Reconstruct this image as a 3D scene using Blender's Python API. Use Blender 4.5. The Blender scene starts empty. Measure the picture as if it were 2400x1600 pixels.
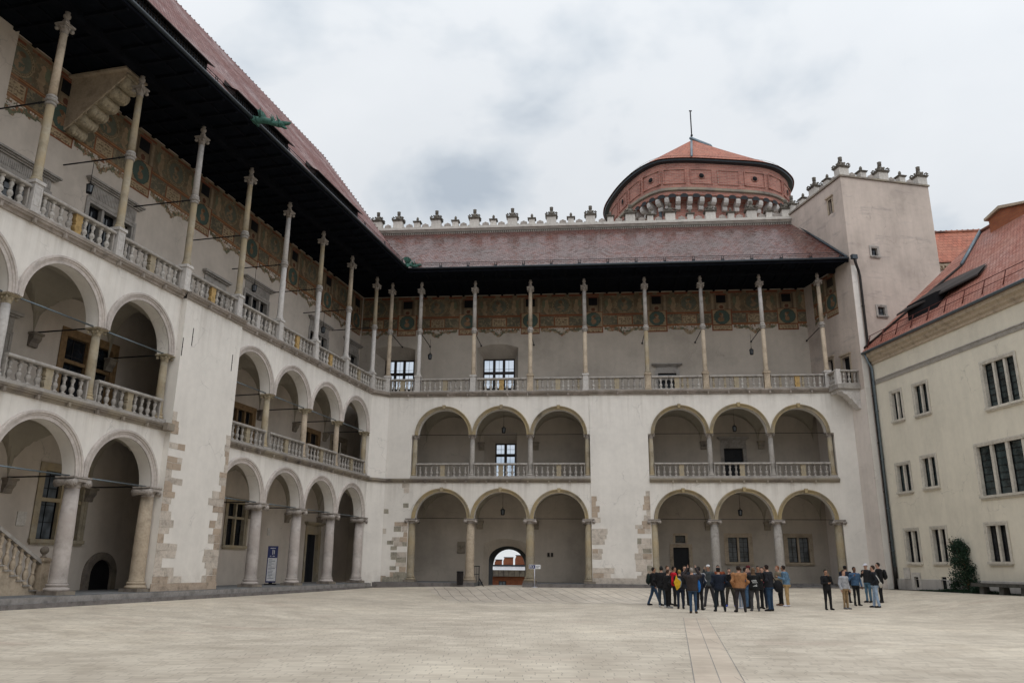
import bpy, math, random
import numpy as np
from mathutils import Vector, Matrix
random.seed(7)
R = math.radians
PI = math.pi
scene = bpy.context.scene
COL = scene.collection

# ------------------------------------------------------------------ camera
cam_d = bpy.data.cameras.new('camera')
cam = bpy.data.objects.new('camera', cam_d)
COL.objects.link(cam)
scene.camera = cam
PITCH = math.atan(526/1860); ROLL = R(0.504)
cam_d.sensor_width = 36; cam_d.lens = 36*1860/2400
cam_d.clip_start = 0.1; cam_d.clip_end = 3000
cam.matrix_world = Matrix.Translation((0, 0, 1.45)) @ Matrix.Rotation(PI/2+PITCH, 4, 'X') @ Matrix.Rotation(ROLL, 4, 'Z')

# ------------------------------------------------------------------ world: overcast sky over the sky texture
SUN_AZ = R(158); SUN_EL = R(54)      # azimuth measured from +Y: behind the camera, to the right
world = bpy.data.worlds.new('World'); scene.world = world
world.use_nodes = True
nt = world.node_tree; nt.nodes.clear()
def N(t, **k):
    n = nt.nodes.new(t)
    for a, b in k.items():
        if a.startswith('i_'):
            n.inputs[a[2:].replace('_', ' ')].default_value = b
        else: setattr(n, a, b)
    return n
def LK(a, b): nt.links.new(a, b)
out = N('ShaderNodeOutputWorld'); bg = N('ShaderNodeBackground'); bg.inputs[1].default_value = 0.1
sky = N('ShaderNodeTexSky', sky_type='NISHITA', sun_disc=False, sun_elevation=SUN_EL, sun_rotation=SUN_AZ)
tc = N('ShaderNodeTexCoord')
sep = N('ShaderNodeSeparateXYZ'); LK(tc.outputs['Generated'], sep.inputs[0])
# project the direction on a flat cloud layer
ad = N('ShaderNodeMath', operation='ADD'); ad.inputs[1].default_value = 0.28; LK(sep.outputs[2], ad.inputs[0])
mx = N('ShaderNodeMath', operation='MAXIMUM'); mx.inputs[1].default_value = 0.06; LK(ad.outputs[0], mx.inputs[0])
dx = N('ShaderNodeMath', operation='DIVIDE'); LK(sep.outputs[0], dx.inputs[0]); LK(mx.outputs[0], dx.inputs[1])
dy = N('ShaderNodeMath', operation='DIVIDE'); LK(sep.outputs[1], dy.inputs[0]); LK(mx.outputs[0], dy.inputs[1])
cv0 = N('ShaderNodeCombineXYZ'); LK(dx.outputs[0], cv0.inputs[0]); LK(dy.outputs[0], cv0.inputs[1]); cv0.inputs[2].default_value = 2.3
cv = N('ShaderNodeVectorMath', operation='ADD'); LK(cv0.outputs[0], cv.inputs[0]); cv.inputs[1].default_value = (0.462, -0.134, 0)
n1 = N('ShaderNodeTexNoise'); n1.inputs['Scale'].default_value = 3.1; n1.inputs['Detail'].default_value = 5; n1.inputs['Roughness'].default_value = .5; n1.inputs['Distortion'].default_value = .15
LK(cv.outputs[0], n1.inputs['Vector'])
r1 = N('ShaderNodeValToRGB'); LK(n1.outputs['Fac'], r1.inputs[0])
e = r1.color_ramp.elements
e[0].position = .31; e[0].color = (5.7, 6.4, 7.2, 1)
e[1].position = .66; e[1].color = (9.6, 9.9, 10.2, 1)
for p_, c_ in ((.40, (7.8, 8.35, 8.9, 1)), (.47, (9.1, 9.45, 9.8, 1))):
    q_ = e.new(p_); q_.color = c_
sd = N('ShaderNodeVectorMath', operation='DOT_PRODUCT'); LK(tc.outputs['Generated'], sd.inputs[0])
sd.inputs[1].default_value = (.05, -.55, .83)   # unseen sky overhead and behind the camera brightened to light the facades
mr = N('ShaderNodeMapRange'); mr.inputs[1].default_value = -.2; mr.inputs[2].default_value = 1.0; mr.inputs[3].default_value = .92; mr.inputs[4].default_value = 1.75
LK(sd.outputs['Value'], mr.inputs[0])
ml = N('ShaderNodeVectorMath', operation='SCALE'); LK(r1.outputs[0], ml.inputs[0]); LK(mr.outputs[0], ml.inputs['Scale'])
mixs = N('ShaderNodeMixRGB'); mixs.inputs[0].default_value = .9
LK(sky.outputs[0], mixs.inputs[1]); LK(ml.outputs[0], mixs.inputs[2])
LK(mixs.outputs[0], bg.inputs[0]); LK(bg.outputs[0], out.inputs[0])

sun_d = bpy.data.lights.new('sun', 'SUN'); sun_d.energy = 0.5; sun_d.angle = R(28); sun_d.color = (1, .965, .91)
sun = bpy.data.objects.new('sun', sun_d); COL.objects.link(sun)
sv = Vector((math.sin(SUN_AZ)*math.cos(SUN_EL), math.cos(SUN_AZ)*math.cos(SUN_EL), math.sin(SUN_EL)))
sun.rotation_euler = sv.to_track_quat('Z', 'Y').to_euler(); sun.location = (0, 0, 60)
scene.view_settings.view_transform = 'Standard'; scene.view_settings.look = 'None'
scene.view_settings.gamma = 1; scene.view_settings.exposure = -0.12; scene.view_settings.use_curve_mapping = False
scene.render.resolution_x = 1024; scene.render.resolution_y = 682

# ------------------------------------------------------------------ materials
class MatB:
    def __init__(s, name):
        s.m = bpy.data.materials.new(name); s.m.use_nodes = True
        s.nt = s.m.node_tree; s.nt.nodes.clear()
        s.out = s.n('ShaderNodeOutputMaterial'); s.b = s.n('ShaderNodeBsdfPrincipled'); s.l(s.b.outputs[0], s.out.inputs[0])
        s.tc = s.n('ShaderNodeTexCoord')
    def n(s, t, **k):
        x = s.nt.nodes.new(t)
        for a, b in k.items(): setattr(x, a, b)
        return x
    def l(s, a, b): s.nt.links.new(a, b)
    def noise(s, scale, detail=3, rough=.55, vec=None, stretch=None):
        x = s.n('ShaderNodeTexNoise'); x.inputs['Scale'].default_value = scale; x.inputs['Detail'].default_value = detail; x.inputs['Roughness'].default_value = rough
        v = vec or s.tc.outputs['Object']
        if stretch:
            mp = s.n('ShaderNodeMapping'); mp.inputs['Scale'].default_value = stretch; s.l(v, mp.inputs['Vector']); v = mp.outputs[0]
        s.l(v, x.inputs['Vector']); return x.outputs['Fac']
    def ramp(s, fac, stops):
        x = s.n('ShaderNodeValToRGB'); s.l(fac, x.inputs[0]); e = x.color_ramp.elements
        e[0].position = stops[0][0]; e[0].color = (*stops[0][1], 1)
        e[1].position = stops[-1][0]; e[1].color = (*stops[-1][1], 1)
        for p, c in stops[1:-1]:
            q = e.new(p); q.color = (*c, 1)
        return x.outputs[0]
    def mix(s, fac, a, b, mode='MIX'):
        x = s.n('ShaderNodeMixRGB'); x.blend_type = mode
        for i, v in ((0, fac), (1, a), (2, b)):
            if hasattr(v, 'is_linked'): s.l(v, x.inputs[i])
            else: x.inputs[i].default_value = v if i == 0 else (*v, 1)
        return x.outputs[0]
    def bump(s, h, strength, dist=.01):
        x = s.n('ShaderNodeBump'); x.inputs['Strength'].default_value = strength; x.inputs['Distance'].default_value = dist
        s.l(h, x.inputs['Height']); s.l(x.outputs[0], s.b.inputs['Normal'])
    def fin(s, col, rough=.85, metal=0, spec=.3):
        if hasattr(col, 'is_linked'): s.l(col, s.b.inputs['Base Color'])
        else: s.b.inputs['Base Color'].default_value = (*col, 1)
        if hasattr(rough, 'is_linked'): s.l(rough, s.b.inputs['Roughness'])
        else: s.b.inputs['Roughness'].default_value = rough
        s.b.inputs['Metallic'].default_value = metal
        s.b.inputs['Specular IOR Level'].default_value = spec
        return s.m
def c3(c, k): return tuple(min(1, v*k) for v in c)
def plaster(name, col, dark=.82, light=1.08, streak=.12, stain=None, bump=.25, drips=()):
    m = MatB(name)
    a = m.noise(.35, 5, .6); b = m.noise(3.2, 4)
    c = m.ramp(a, [(.32, c3(col, dark)), (.5, col), (.68, c3(col, light))])
    st = m.noise(1.0, 6, .7, stretch=(1.5, 1.5, .16))
    sr = m.ramp(st, [(.42, (1, 1, 1)), (.70, (1-streak,)*3)])
    c = m.mix(1.0, c, sr, 'MULTIPLY')
    c = m.mix(.35, c, m.ramp(b, [(.35, (.86, .86, .86)), (.65, (1.0, 1.0, 1.0))]), 'MULTIPLY')
    if stain:
        g = m.noise(.6, 6, .7, stretch=(.5, .5, 2.2))
        c = m.mix(m.ramp(g, [(.56, (0, 0, 0)), (.66, (.55, .55, .55))]), c, stain)
    if drips:
        # rain streaks that start at the stone ledges, and splash dirt at the foot
        sx = m.n('ShaderNodeSeparateXYZ'); m.l(m.tc.outputs['Object'], sx.inputs[0])
        dn = m.ramp(m.noise(1.0, 5, .7, stretch=(3.4, 3.4, .10)), [(.47, (0, 0, 0)), (.63, (1, 1, 1))])
        for zt, ln_, amt in drips:
            mp = m.n('ShaderNodeMapRange'); mp.inputs[1].default_value = zt-ln_; mp.inputs[2].default_value = zt; mp.inputs[3].default_value = 0; mp.inputs[4].default_value = amt; m.l(sx.outputs[2], mp.inputs[0])
            ab = m.n('ShaderNodeMath', operation='LESS_THAN'); m.l(sx.outputs[2], ab.inputs[0]); ab.inputs[1].default_value = zt+.02
            q = m.n('ShaderNodeMath', operation='MULTIPLY'); m.l(mp.outputs[0], q.inputs[0]); m.l(ab.outputs[0], q.inputs[1])
            q2 = m.n('ShaderNodeMath', operation='MULTIPLY'); m.l(q.outputs[0], q2.inputs[0]); m.l(dn, q2.inputs[1])
            c = m.mix(q2.outputs[0], c, (.36, .32, .27))
        mp = m.n('ShaderNodeMapRange'); mp.inputs[1].default_value = 1.5; mp.inputs[2].default_value = .4; mp.inputs[3].default_value = 0; mp.inputs[4].default_value = .38; m.l(sx.outputs[2], mp.inputs[0])
        q2 = m.n('ShaderNodeMath', operation='MULTIPLY'); m.l(mp.outputs[0], q2.inputs[0]); m.l(m.ramp(m.noise(2.2, 5, .7), [(.4, (0, 0, 0)), (.6, (1, 1, 1))]), q2.inputs[1])
        c = m.mix(q2.outputs[0], c, (.40, .35, .30))
    vo = m.n('ShaderNodeTexVoronoi', feature='DISTANCE_TO_EDGE'); vo.inputs['Scale'].default_value = .55
    nv_ = m.n('ShaderNodeTexNoise'); nv_.inputs['Scale'].default_value = 1.6; nv_.inputs['Detail'].default_value = 5; m.l(m.tc.outputs['Object'], nv_.inputs['Vector'])
    va = m.n('ShaderNodeVectorMath', operation='MULTIPLY_ADD'); m.l(nv_.outputs['Color'], va.inputs[0]); va.inputs[1].default_value = (.9, .9, .9); m.l(m.tc.outputs['Object'], va.inputs[2]); m.l(va.outputs[0], vo.inputs['Vector'])
    ck = m.ramp(vo.outputs['Distance'], [(.0, (1, 1, 1)), (.012, (0, 0, 0))]); gate = m.ramp(m.noise(.5, 2), [(.52, (0, 0, 0)), (.6, (.45, .45, .45))])
    c = m.mix(m.mix(1.0, ck, gate, 'MULTIPLY'), c, c3(col, .45))
    m.bump(m.noise(14, 4), bump, .012)
    return m.fin(c, .93, 0, .15)
def stone(name, col, var=.2, scale=2.5, bump=.5, tint=None):
    m = MatB(name)
    oi = m.n('ShaderNodeObjectInfo')
    a = m.noise(scale, 6, .62)
    c = m.ramp(a, [(.3, c3(col, 1-var*1.6)), (.5, col), (.72, c3(col, 1+var*.6))])
    b = m.noise(scale*5, 4)
    c = m.mix(.6, c, m.ramp(b, [(.3, (.72, .7, .67)), (.6, (1, 1, 1))]), 'MULTIPLY')
    if tint:
        c = m.mix(m.ramp(m.noise(.8, 3), [(.42, (0, 0, 0)), (.6, (.8, .8, .8))]), c, tint)
    mr_ = m.n('ShaderNodeMapRange'); mr_.inputs[3].default_value = .88; mr_.inputs[4].default_value = 1.08; m.l(oi.outputs['Random'], mr_.inputs[0])
    c = m.mix(1.0, c, mr_.outputs[0], 'MULTIPLY')
    m.bump(m.noise(scale*8, 5, .65), bump, .015)
    return m.fin(c, .88, 0, .2)
def simple(name, col, rough=.7, metal=0, var=.15, scale=8, spec=.3, bump=0):
    m = MatB(name)
    c = m.ramp(m.noise(scale, 3), [(.3, c3(col, 1-var)), (.7, c3(col, 1+var))])
    if bump: m.bump(m.noise(scale*3, 3), bump, .01)
    return m.fin(c, rough, metal, spec)

M = {}
M['white'] = plaster('white_plaster', (.75, .715, .67), .91, 1.04, .06, drips=((6.76, 1.6, .32), (12.58, 1.9, .28)))
M['white2'] = plaster('white_pier_plaster', (.75, .715, .67), .91, 1.04, .06, drips=((12.58, 2.6, .28),))
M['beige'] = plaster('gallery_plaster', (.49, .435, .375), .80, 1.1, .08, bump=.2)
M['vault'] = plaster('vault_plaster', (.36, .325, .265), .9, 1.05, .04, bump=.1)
M['pink'] = plaster('tower_plaster', (.54, .46, .405), .8, 1.1, .14, stain=(.27, .24, .23))
M['flank'] = plaster('pale_pink_plaster', (.70, .635, .585), .88, 1.05, .1)
M['cream_stone'] = stone('cream_window_stone', (.64, .60, .53), .14, 2.2, .3)
M['cream'] = plaster('cream_plaster', (.77, .715, .60), .92, 1.04, .09)
M['base'] = plaster('plinth_plaster', (.50, .47, .44), .7, 1.1, .25, stain=(.25, .22, .2))
M['grey_stone'] = stone('grey_limestone', (.37, .345, .32), .22, 2.2)
M['bal_stone'] = stone('weathered_baluster_stone', (.47, .445, .415), .2, 3.5, .4)
M['white_stone'] = stone('white_limestone', (.55, .525, .505), .12, 1.8, .3)
M['yellow_stone'] = stone('yellow_sandstone', (.36, .315, .24), .24, 2.0, .4, tint=(.38, .30, .185))
M['big_col'] = stone('veined_column_stone', (.50, .455, .43), .22, 1.3, .25, tint=(.40, .35, .32))
M['ledge'] = stone('weathered_ledge_stone', (.33, .29, .26), .3, 2.2, .5, tint=(.22, .19, .16))
M['riser'] = stone('pale_step_stone', (.30, .285, .275), .25, 2, .4)
M['cap'] = stone('dusty_capital_stone', (.31, .275, .24), .3, 9, .9)
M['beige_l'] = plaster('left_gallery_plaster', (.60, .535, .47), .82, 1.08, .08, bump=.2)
M['tan_stone'] = stone('tan_sandstone', (.46, .38, .29), .2, 2.4, .4)
M['dark_stone'] = stone('weathered_stone', (.22, .19, .165), .3, 3, .7, tint=(.30, .26, .20))
M['arch_l'] = stone('pale_moulding', (.56, .51, .48), .15, 1.6, .3)
M['arch_b'] = stone('ochre_moulding', (.31, .265, .195), .3, 1.2, .4, tint=(.37, .285, .15))
M['quoin1'] = stone('quoin_stone_pale', (.56, .50, .44), .22, 3.5, .8)
M['quoin2'] = stone('quoin_stone_brown', (.44, .36, .29), .28, 3.5, .9, tint=(.45, .36, .28))
M['quoin3'] = stone('quoin_stone_grey', (.34, .315, .26), .25, 3.5, .9)
M['kerb'] = stone('step_stone', (.20, .185, .18), .25, 3, .5)
M['floor'] = stone('gallery_flagstone', (.17, .175, .18), .2, 1.5, .3)
M['ochre_blk'] = stone('ochre_block', (.44, .30, .13), .25, 5, .5)
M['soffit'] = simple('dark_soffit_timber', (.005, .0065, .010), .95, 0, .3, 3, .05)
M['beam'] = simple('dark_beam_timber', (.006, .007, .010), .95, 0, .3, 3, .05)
M['iron'] = simple('black_iron', (.018, .018, .02), .55, .6)
M['pipe'] = simple('dark_brown_pipe', (.028, .025, .024), .5, .4)
M['zinc'] = simple('blue_grey_zinc', (.16, .20, .23), .42, .7)
M['gutter'] = simple('dark_metal_gutter', (.05, .06, .07), .38, .6)
M['copper'] = simple('green_copper', (.045, .12, .095), .65, .2, .35, 9)
M['woodframe'] = simple('brown_window_timber', (.22, .14, .07), .6, 0, .25, 5)
M['darkframe'] = simple('dark_window_timber', (.035, .028, .026), .6)
M['black'] = simple('black_interior', (.006, .006, .008), .9)
M['door'] = simple('dark_door_timber', (.012, .014, .018), .6)
M['volute'] = stone('carved_stone', (.40, .36, .33), .3, 9, .9)
M['carv'] = stone('carved_cream_stone', (.42, .36, .26), .3, 6, .9)
M['merlon'] = stone('pale_rendered_block', (.58, .55, .51), .15, 2.2, .4)
M['finial'] = stone('mossy_finial_stone', (.15, .135, .115), .35, 7, .9)
M['leather'] = None

def glass_mat(name, col, rough=.08, sky_thru=False):
    m = MatB(name)
    if sky_thru:
        tr = m.n('ShaderNodeBsdfTransparent'); tr.inputs[0].default_value = (.93, .96, 1, 1)
        mixn = m.n('ShaderNodeMixShader'); mixn.inputs[0].default_value = .07
        m.fin(col, rough, 0, .5)
        m.l(tr.outputs[0], mixn.inputs[1]); m.l(m.b.outputs[0], mixn.inputs[2]); m.l(mixn.outputs[0], m.out.inputs[0])
        return m.m
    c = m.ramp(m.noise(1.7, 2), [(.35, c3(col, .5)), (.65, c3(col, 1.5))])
    m.bump(m.noise(5, 2), .15, .02)
    return m.fin(c, rough, 0, .6)
M['glass'] = glass_mat('dark_glass', (.012, .015, .02))
M['reflection_tint'] = glass_mat('reflection_tinted_glass', (.035, .05, .052), .12)  # greenish window reflections put into the base colour
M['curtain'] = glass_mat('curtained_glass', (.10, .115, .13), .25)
M['clear'] = glass_mat('clear_glass', (.5, .6, .7), .1, True)

def tile_mat(name, cols, rough, tw, th, sheen=None, axes='xz', bump=.6):
    """fish-scale roof tiles laid out in the object's own UV map (metres)"""
    m = MatB(name)
    uv = m.n('ShaderNodeUVMap').outputs[0]
    br = m.n('ShaderNodeTexBrick'); br.offset = .5; br.inputs['Scale'].default_value = 1
    br.inputs['Brick Width'].default_value = tw; br.inputs['Row Height'].default_value = th
    br.inputs['Mortar Size'].default_value = .012; br.inputs['Mortar Smooth'].default_value = .3; br.inputs['Bias'].default_value = 0
    br.inputs['Color1'].default_value = (*cols[0], 1); br.inputs['Color2'].default_value = (*cols[1], 1); br.inputs['Mortar'].default_value = (*cols[2], 1)
    m.l(uv, br.inputs['Vector'])
    big = m.noise(.5, 5, .65); sm = m.noise(4, 3)
    c = m.mix(m.ramp(big, [(.38, (0, 0, 0)), (.62, (.75, .75, .75))]), br.outputs['Color'], cols[3])
    c = m.mix(.5, c, m.ramp(sm, [(.35, (.6, .6, .6)), (.65, (1.15, 1.15, 1.15))]), 'MULTIPLY')
    sx = m.n('ShaderNodeSeparateXYZ'); m.l(uv, sx.inputs[0])
    dv = m.n('ShaderNodeMath', operation='DIVIDE'); m.l(sx.outputs[1], dv.inputs[0]); dv.inputs[1].default_value = th
    fr = m.n('ShaderNodeMath', operation='FRACT'); m.l(dv.outputs[0], fr.inputs[0])
    sb = m.n('ShaderNodeMath', operation='SUBTRACT'); sb.inputs[0].default_value = 1; m.l(fr.outputs[0], sb.inputs[1])
    mm = m.n('ShaderNodeMath', operation='SUBTRACT'); m.l(sb.outputs[0], mm.inputs[0]); m.l(br.outputs['Fac'], mm.inputs[1])
    m.bump(mm.outputs[0], bump, .05)
    rr = rough
    if sheen:
        b2 = m.n('ShaderNodeTexBrick'); b2.offset = .5; b2.inputs['Scale'].default_value = 1
        b2.inputs['Brick Width'].default_value = tw; b2.inputs['Row Height'].default_value = th; b2.inputs['Mortar Size'].default_value = .02
        b2.inputs['Color1'].default_value = (sheen[0],)*3+(1,); b2.inputs['Color2'].default_value = (sheen[1],)*3+(1,); b2.inputs['Mortar'].default_value = (.9, .9, .9, 1)
        m.l(uv, b2.inputs['Vector'])
        rr = m.mix(1.0, b2.outputs['Color'], m.ramp(m.noise(.35, 4, .6), [(.35, (.75,)*3), (.65, (1.5,)*3)]), 'MULTIPLY')
    m.b.inputs['Coat Weight'].default_value = .4 if sheen and sheen[0] < .3 else 0; m.b.inputs['Coat Roughness'].default_value = .2
    return m.fin(c, rr, 0, .5)
M['tile_dark'] = tile_mat('glazed_dark_red_tile', [(.21, .062, .042), (.10, .036, .03), (.01, .007, .007), (.09, .05, .042)], .4, .27, .25, (.06, .6), bump=1.0)
M['tile_left'] = tile_mat('weathered_red_tile', [(.23, .075, .06), (.14, .05, .045), (.02, .012, .012), (.21, .10, .085)], .6, .24, .22, (.45, .7), bump=1.0)
M['tile_orange'] = tile_mat('orange_pantile', [(.44, .13, .07), (.30, .085, .045), (.06, .022, .014), (.40, .15, .09)], .7, .34, .42, bump=1.0)
M['tile_right'] = tile_mat('orange_red_tile', [(.42, .15, .10), (.33, .105, .07), (.06, .025, .018), (.39, .19, .145)], .55, .24, .2, (.38, .6), bump=1.0)
def brick_mat(name, c1, c2, mort, sc=1, stain=None):
    m = MatB(name); uv = m.n('ShaderNodeUVMap').outputs[0]
    br = m.n('ShaderNodeTexBrick'); br.inputs['Scale'].default_value = 1; br.inputs['Brick Width'].default_value = .30*sc; br.inputs['Row Height'].default_value = .10*sc
    br.inputs['Mortar Size'].default_value = .012*sc; br.inputs['Color1'].default_value = (*c1, 1); br.inputs['Color2'].default_value = (*c2, 1); br.inputs['Mortar'].default_value = (*mort, 1)
    m.l(uv, br.inputs['Vector'])
    c = m.mix(.6, br.outputs['Color'], m.ramp(m.noise(.9, 5, .65), [(.3, (.62, .6, .6)), (.7, (1.15, 1.1, 1.05))]), 'MULTIPLY')
    m.bump(br.outputs['Fac'], -.5, .01)
    return m.fin(c, .9, 0, .2)
M['brick'] = brick_mat('red_brick', (.43, .19, .15), (.28, .115, .095), (.36, .27, .23), 1.5)
M['brick2'] = brick_mat('orange_brick', (.36, .12, .05), (.28, .08, .04), (.22, .13, .09))

def paving(name, bw, bh, c1, c2, mort, rot=0, msize=.012):
    m = MatB(name)
    mp = m.n('ShaderNodeMapping'); mp.inputs['Rotation'].default_value = (0, 0, rot); m.l(m.tc.outputs['Object'], mp.inputs['Vector'])
    wv = m.n('ShaderNodeTexNoise'); wv.inputs['Scale'].default_value = .5; m.l(mp.outputs[0], wv.inputs['Vector'])
    vm = m.n('ShaderNodeVectorMath', operation='MULTIPLY_ADD'); m.l(wv.outputs['Color'], vm.inputs[0]); vm.inputs[1].default_value = (.3, .22, 0); m.l(mp.outputs[0], vm.inputs[2])
    br = m.n('ShaderNodeTexBrick'); br.inputs['Scale'].default_value = 1; br.inputs['Brick Width'].default_value = bw; br.inputs['Row Height'].default_value = bh
    br.inputs['Mortar Size'].default_value = msize; br.inputs['Mortar Smooth'].default_value = .4; br.inputs['Color1'].default_value = (*c1, 1); br.inputs['Color2'].default_value = (*c2, 1); br.inputs['Mortar'].default_value = (*mort, 1)
    sp = m.n('ShaderNodeSeparateXYZ'); m.l(vm.outputs[0], sp.inputs[0])
    dv = m.n('ShaderNodeMath', operation='DIVIDE'); m.l(sp.outputs[1], dv.inputs[0]); dv.inputs[1].default_value = bh
    fl = m.n('ShaderNodeMath', operation='FLOOR'); m.l(dv.outputs[0], fl.inputs[0])
    wn = m.n('ShaderNodeTexWhiteNoise'); wn.noise_dimensions = '1D'; m.l(fl.outputs[0], wn.inputs['W'])
    ma = m.n('ShaderNodeMath', operation='MULTIPLY_ADD'); m.l(wn.outputs['Value'], ma.inputs[0]); ma.inputs[1].default_value = bw; m.l(sp.outputs[0], ma.inputs[2])
    cb = m.n('ShaderNodeCombineXYZ'); m.l(ma.outputs[0], cb.inputs[0]); m.l(sp.outputs[1], cb.inputs[1]); br.offset = 0
    m.l(cb.outputs[0], br.inputs['Vector'])
    big = m.noise(.12, 5, .6); med = m.noise(.9, 5, .6); st = m.noise(.35, 4, .6, stretch=(.4, 1.6, 1))
    c = m.mix(.9, br.outputs['Color'], m.ramp(big, [(.34, (.80, .79, .79)), (.55, (1, 1, 1)), (.7, (1.12, 1.11, 1.09))]), 'MULTIPLY')
    c = m.mix(.8, c, m.ramp(med, [(.32, (.78, .76, .74)), (.6, (1.05, 1.05, 1.05))]), 'MULTIPLY')
    c = m.mix(m.ramp(st, [(.60, (0, 0, 0)), (.74, (.45, .45, .45))]), c, (.50, .36, .29))
    m.bump(br.outputs['Fac'], -.6, .012)
    return m.fin(c, m.ramp(med, [(.3, (.6,)*3), (.7, (.85,)*3)]), 0, .3)
M['setts'] = paving('sandstone_setts', .44, .2, (.70, .63, .52), (.60, .53, .435), (.40, .35, .29), 0, .010)
M['slabs'] = paving('smooth_stone_slabs', 2.4, 1.2, (.66, .57, .465), (.64, .55, .45), (.35, .3, .25), 0, .008)
M['apron'] = paving('long_stone_slabs', 2.6, .62, (.66, .59, .50), (.58, .52, .44), (.2, .17, .15), R(80), .02)
M['earth'] = simple('far_ground', (.16, .15, .11), .95)

# ------------------------------------------------------------------ mesh builder
class MB:
    def __init__(s): s.v = []; s.f = []; s.mi = []; s.sm = []; s.uv = None; s.cur = 0; s.smooth = False
    def add(s, vs, fs, smooth=None):
        o = len(s.v); s.v += [tuple(map(float, v)) for v in vs]
        for f in fs: s.f.append(tuple(i+o for i in f)); s.mi.append(s.cur); s.sm.append(s.smooth if smooth is None else smooth)
        return s
    def quad(s, a, b, c, d): return s.add([a, b, c, d], [(0, 1, 2, 3)])
    def poly(s, pts): return s.add(pts, [tuple(range(len(pts)))])
    def box(s, x0, x1, y0, y1, z0, z1):
        v = [(x, y, z) for z in (z0, z1) for y in (y0, y1) for x in (x0, x1)]
        return s.add(v, [(0, 2, 3, 1), (4, 5, 7, 6), (0, 1, 5, 4), (2, 6, 7, 3), (0, 4, 6, 2), (1, 3, 7, 5)], False)
    def prism(s, pts, y0, y1):  # pts in x,z extruded along y
        n = len(pts); v = [(x, y0, z) for x, z in pts]+[(x, y1, z) for x, z in pts]
        return s.add(v, [tuple(range(n)), tuple(range(2*n-1, n-1, -1))]+[(i, i+n, (i+1) % n+n, (i+1) % n) for i in range(n)], False)
    def prismx(s, pts, x0, x1):  # pts in y,z extruded along x
        n = len(pts); v = [(x0, y, z) for y, z in pts]+[(x1, y, z) for y, z in pts]
        return s.add(v, [tuple(range(n)), tuple(range(2*n-1, n-1, -1))]+[(i, i+n, (i+1) % n+n, (i+1) % n) for i in range(n)], False)
    def prismz(s, pts, z0, z1):
        n = len(pts); v = [(x, y, z0) for x, y in pts]+[(x, y, z1) for x, y in pts]
        return s.add(v, [tuple(range(n)), tuple(range(2*n-1, n-1, -1))]+[(i, i+n, (i+1) % n+n, (i+1) % n) for i in range(n)], False)
    def lathe(s, prof, cx=0, cy=0, cz=0, seg=16, cap=True):
        v = []; f = []
        for r, z in prof:
            for k in range(seg):
                a = 2*PI*k/seg; v.append((cx+r*math.cos(a), cy+r*math.sin(a), cz+z))
        for j in range(len(prof)-1):
            for k in range(seg):
                a = j*seg+k; b = j*seg+(k+1) % seg; f.append((a, b, b+seg, a+seg))
        if cap: f.append(tuple(range(seg-1, -1, -1))); f.append(tuple((len(prof)-1)*seg+k for k in range(seg)))
        return s.add(v, f, True)
    def tube(s, p, r, seg=6, closed=False):
        """tube along points p (list of 3-tuples); r number or list"""
        p = [Vector(q) for q in p]; n = len(p); rr = r if hasattr(r, '__len__') else [r]*n
        v = []; f = []; up = Vector((0, 0, 1))
        for i in range(n):
            t = (p[min(i+1, n-1)]-p[max(i-1, 0)]).normalized()
            a = t.cross(up)
            if a.length < 1e-3: a = t.cross(Vector((1, 0, 0)))
            a.normalize(); b = t.cross(a)
            for k in range(seg):
                an = 2*PI*k/seg; v.append(p[i]+a*(rr[i]*math.cos(an))+b*(rr[i]*math.sin(an)))
        for j in range(n-1):
            for k in range(seg):
                q = j*seg+k; w = j*seg+(k+1) % seg; f.append((q, w, w+seg, q+seg))
        f.append(tuple(range(seg-1, -1, -1))); f.append(tuple((n-1)*seg+k for k in range(seg)))
        return s.add(v, f, True)
    def bar(s, a, b, r, seg=6): return s.tube([a, b], r, seg)
    def ball(s, c, rx, ry, rz, seg=12, rings=8):
        v = []; f = []
        for j in range(rings+1):
            th = PI*j/rings
            for k in range(seg):
                a = 2*PI*k/seg; v.append((c[0]+rx*math.sin(th)*math.cos(a), c[1]+ry*math.sin(th)*math.sin(a), c[2]+rz*math.cos(th)))
        for j in range(rings):
            for k in range(seg):
                a = j*seg+k; b = j*seg+(k+1) % seg; f.append((a, a+seg, b+seg, b))
        return s.add(v, f, True)
    def mesh(s, name, mats):
        me = bpy.data.meshes.new(name); me.from_pydata(s.v, [], s.f)
        for m in (mats if isinstance(mats, (list, tuple)) else [mats]): me.materials.append(m)
        me.polygons.foreach_set('material_index', s.mi); me.polygons.foreach_set('use_smooth', s.sm)
        me.update(); me.validate(clean_customdata=False)
        return me
    def build(s, name, mats, parent=None, loc=None, rotz=0):
        return put(name, s.mesh(name, mats), parent, loc, rotz)
def put(name, me, parent=None, loc=None, rotz=0):
    o = bpy.data.objects.new(name, me); COL.objects.link(o); o.parent = parent
    if loc: o.location = loc
    if rotz: o.rotation_euler = (0, 0, rotz)
    return o
def uvmap(o, fn):
    me = o.data; l = me.uv_layers.new(name='UVMap')
    for p in me.polygons:
        for li in p.loop_indices: l.data[li].uv = fn(me.vertices[me.loops[li].vertex_index].co, p.normal)
def uv_auto(co, n):
    ax = abs(n.x) > abs(n.y)
    if abs(n.z) > .9: return (co.x, co.y)
    return (co.y if ax else co.x, co.z)
def tag(o, label=None, cat=None, group=None, kind=None):
    if label: o['label'] = label
    if cat: o['category'] = cat
    if group: o['group'] = group
    if kind: o['kind'] = kind
    return o
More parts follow.
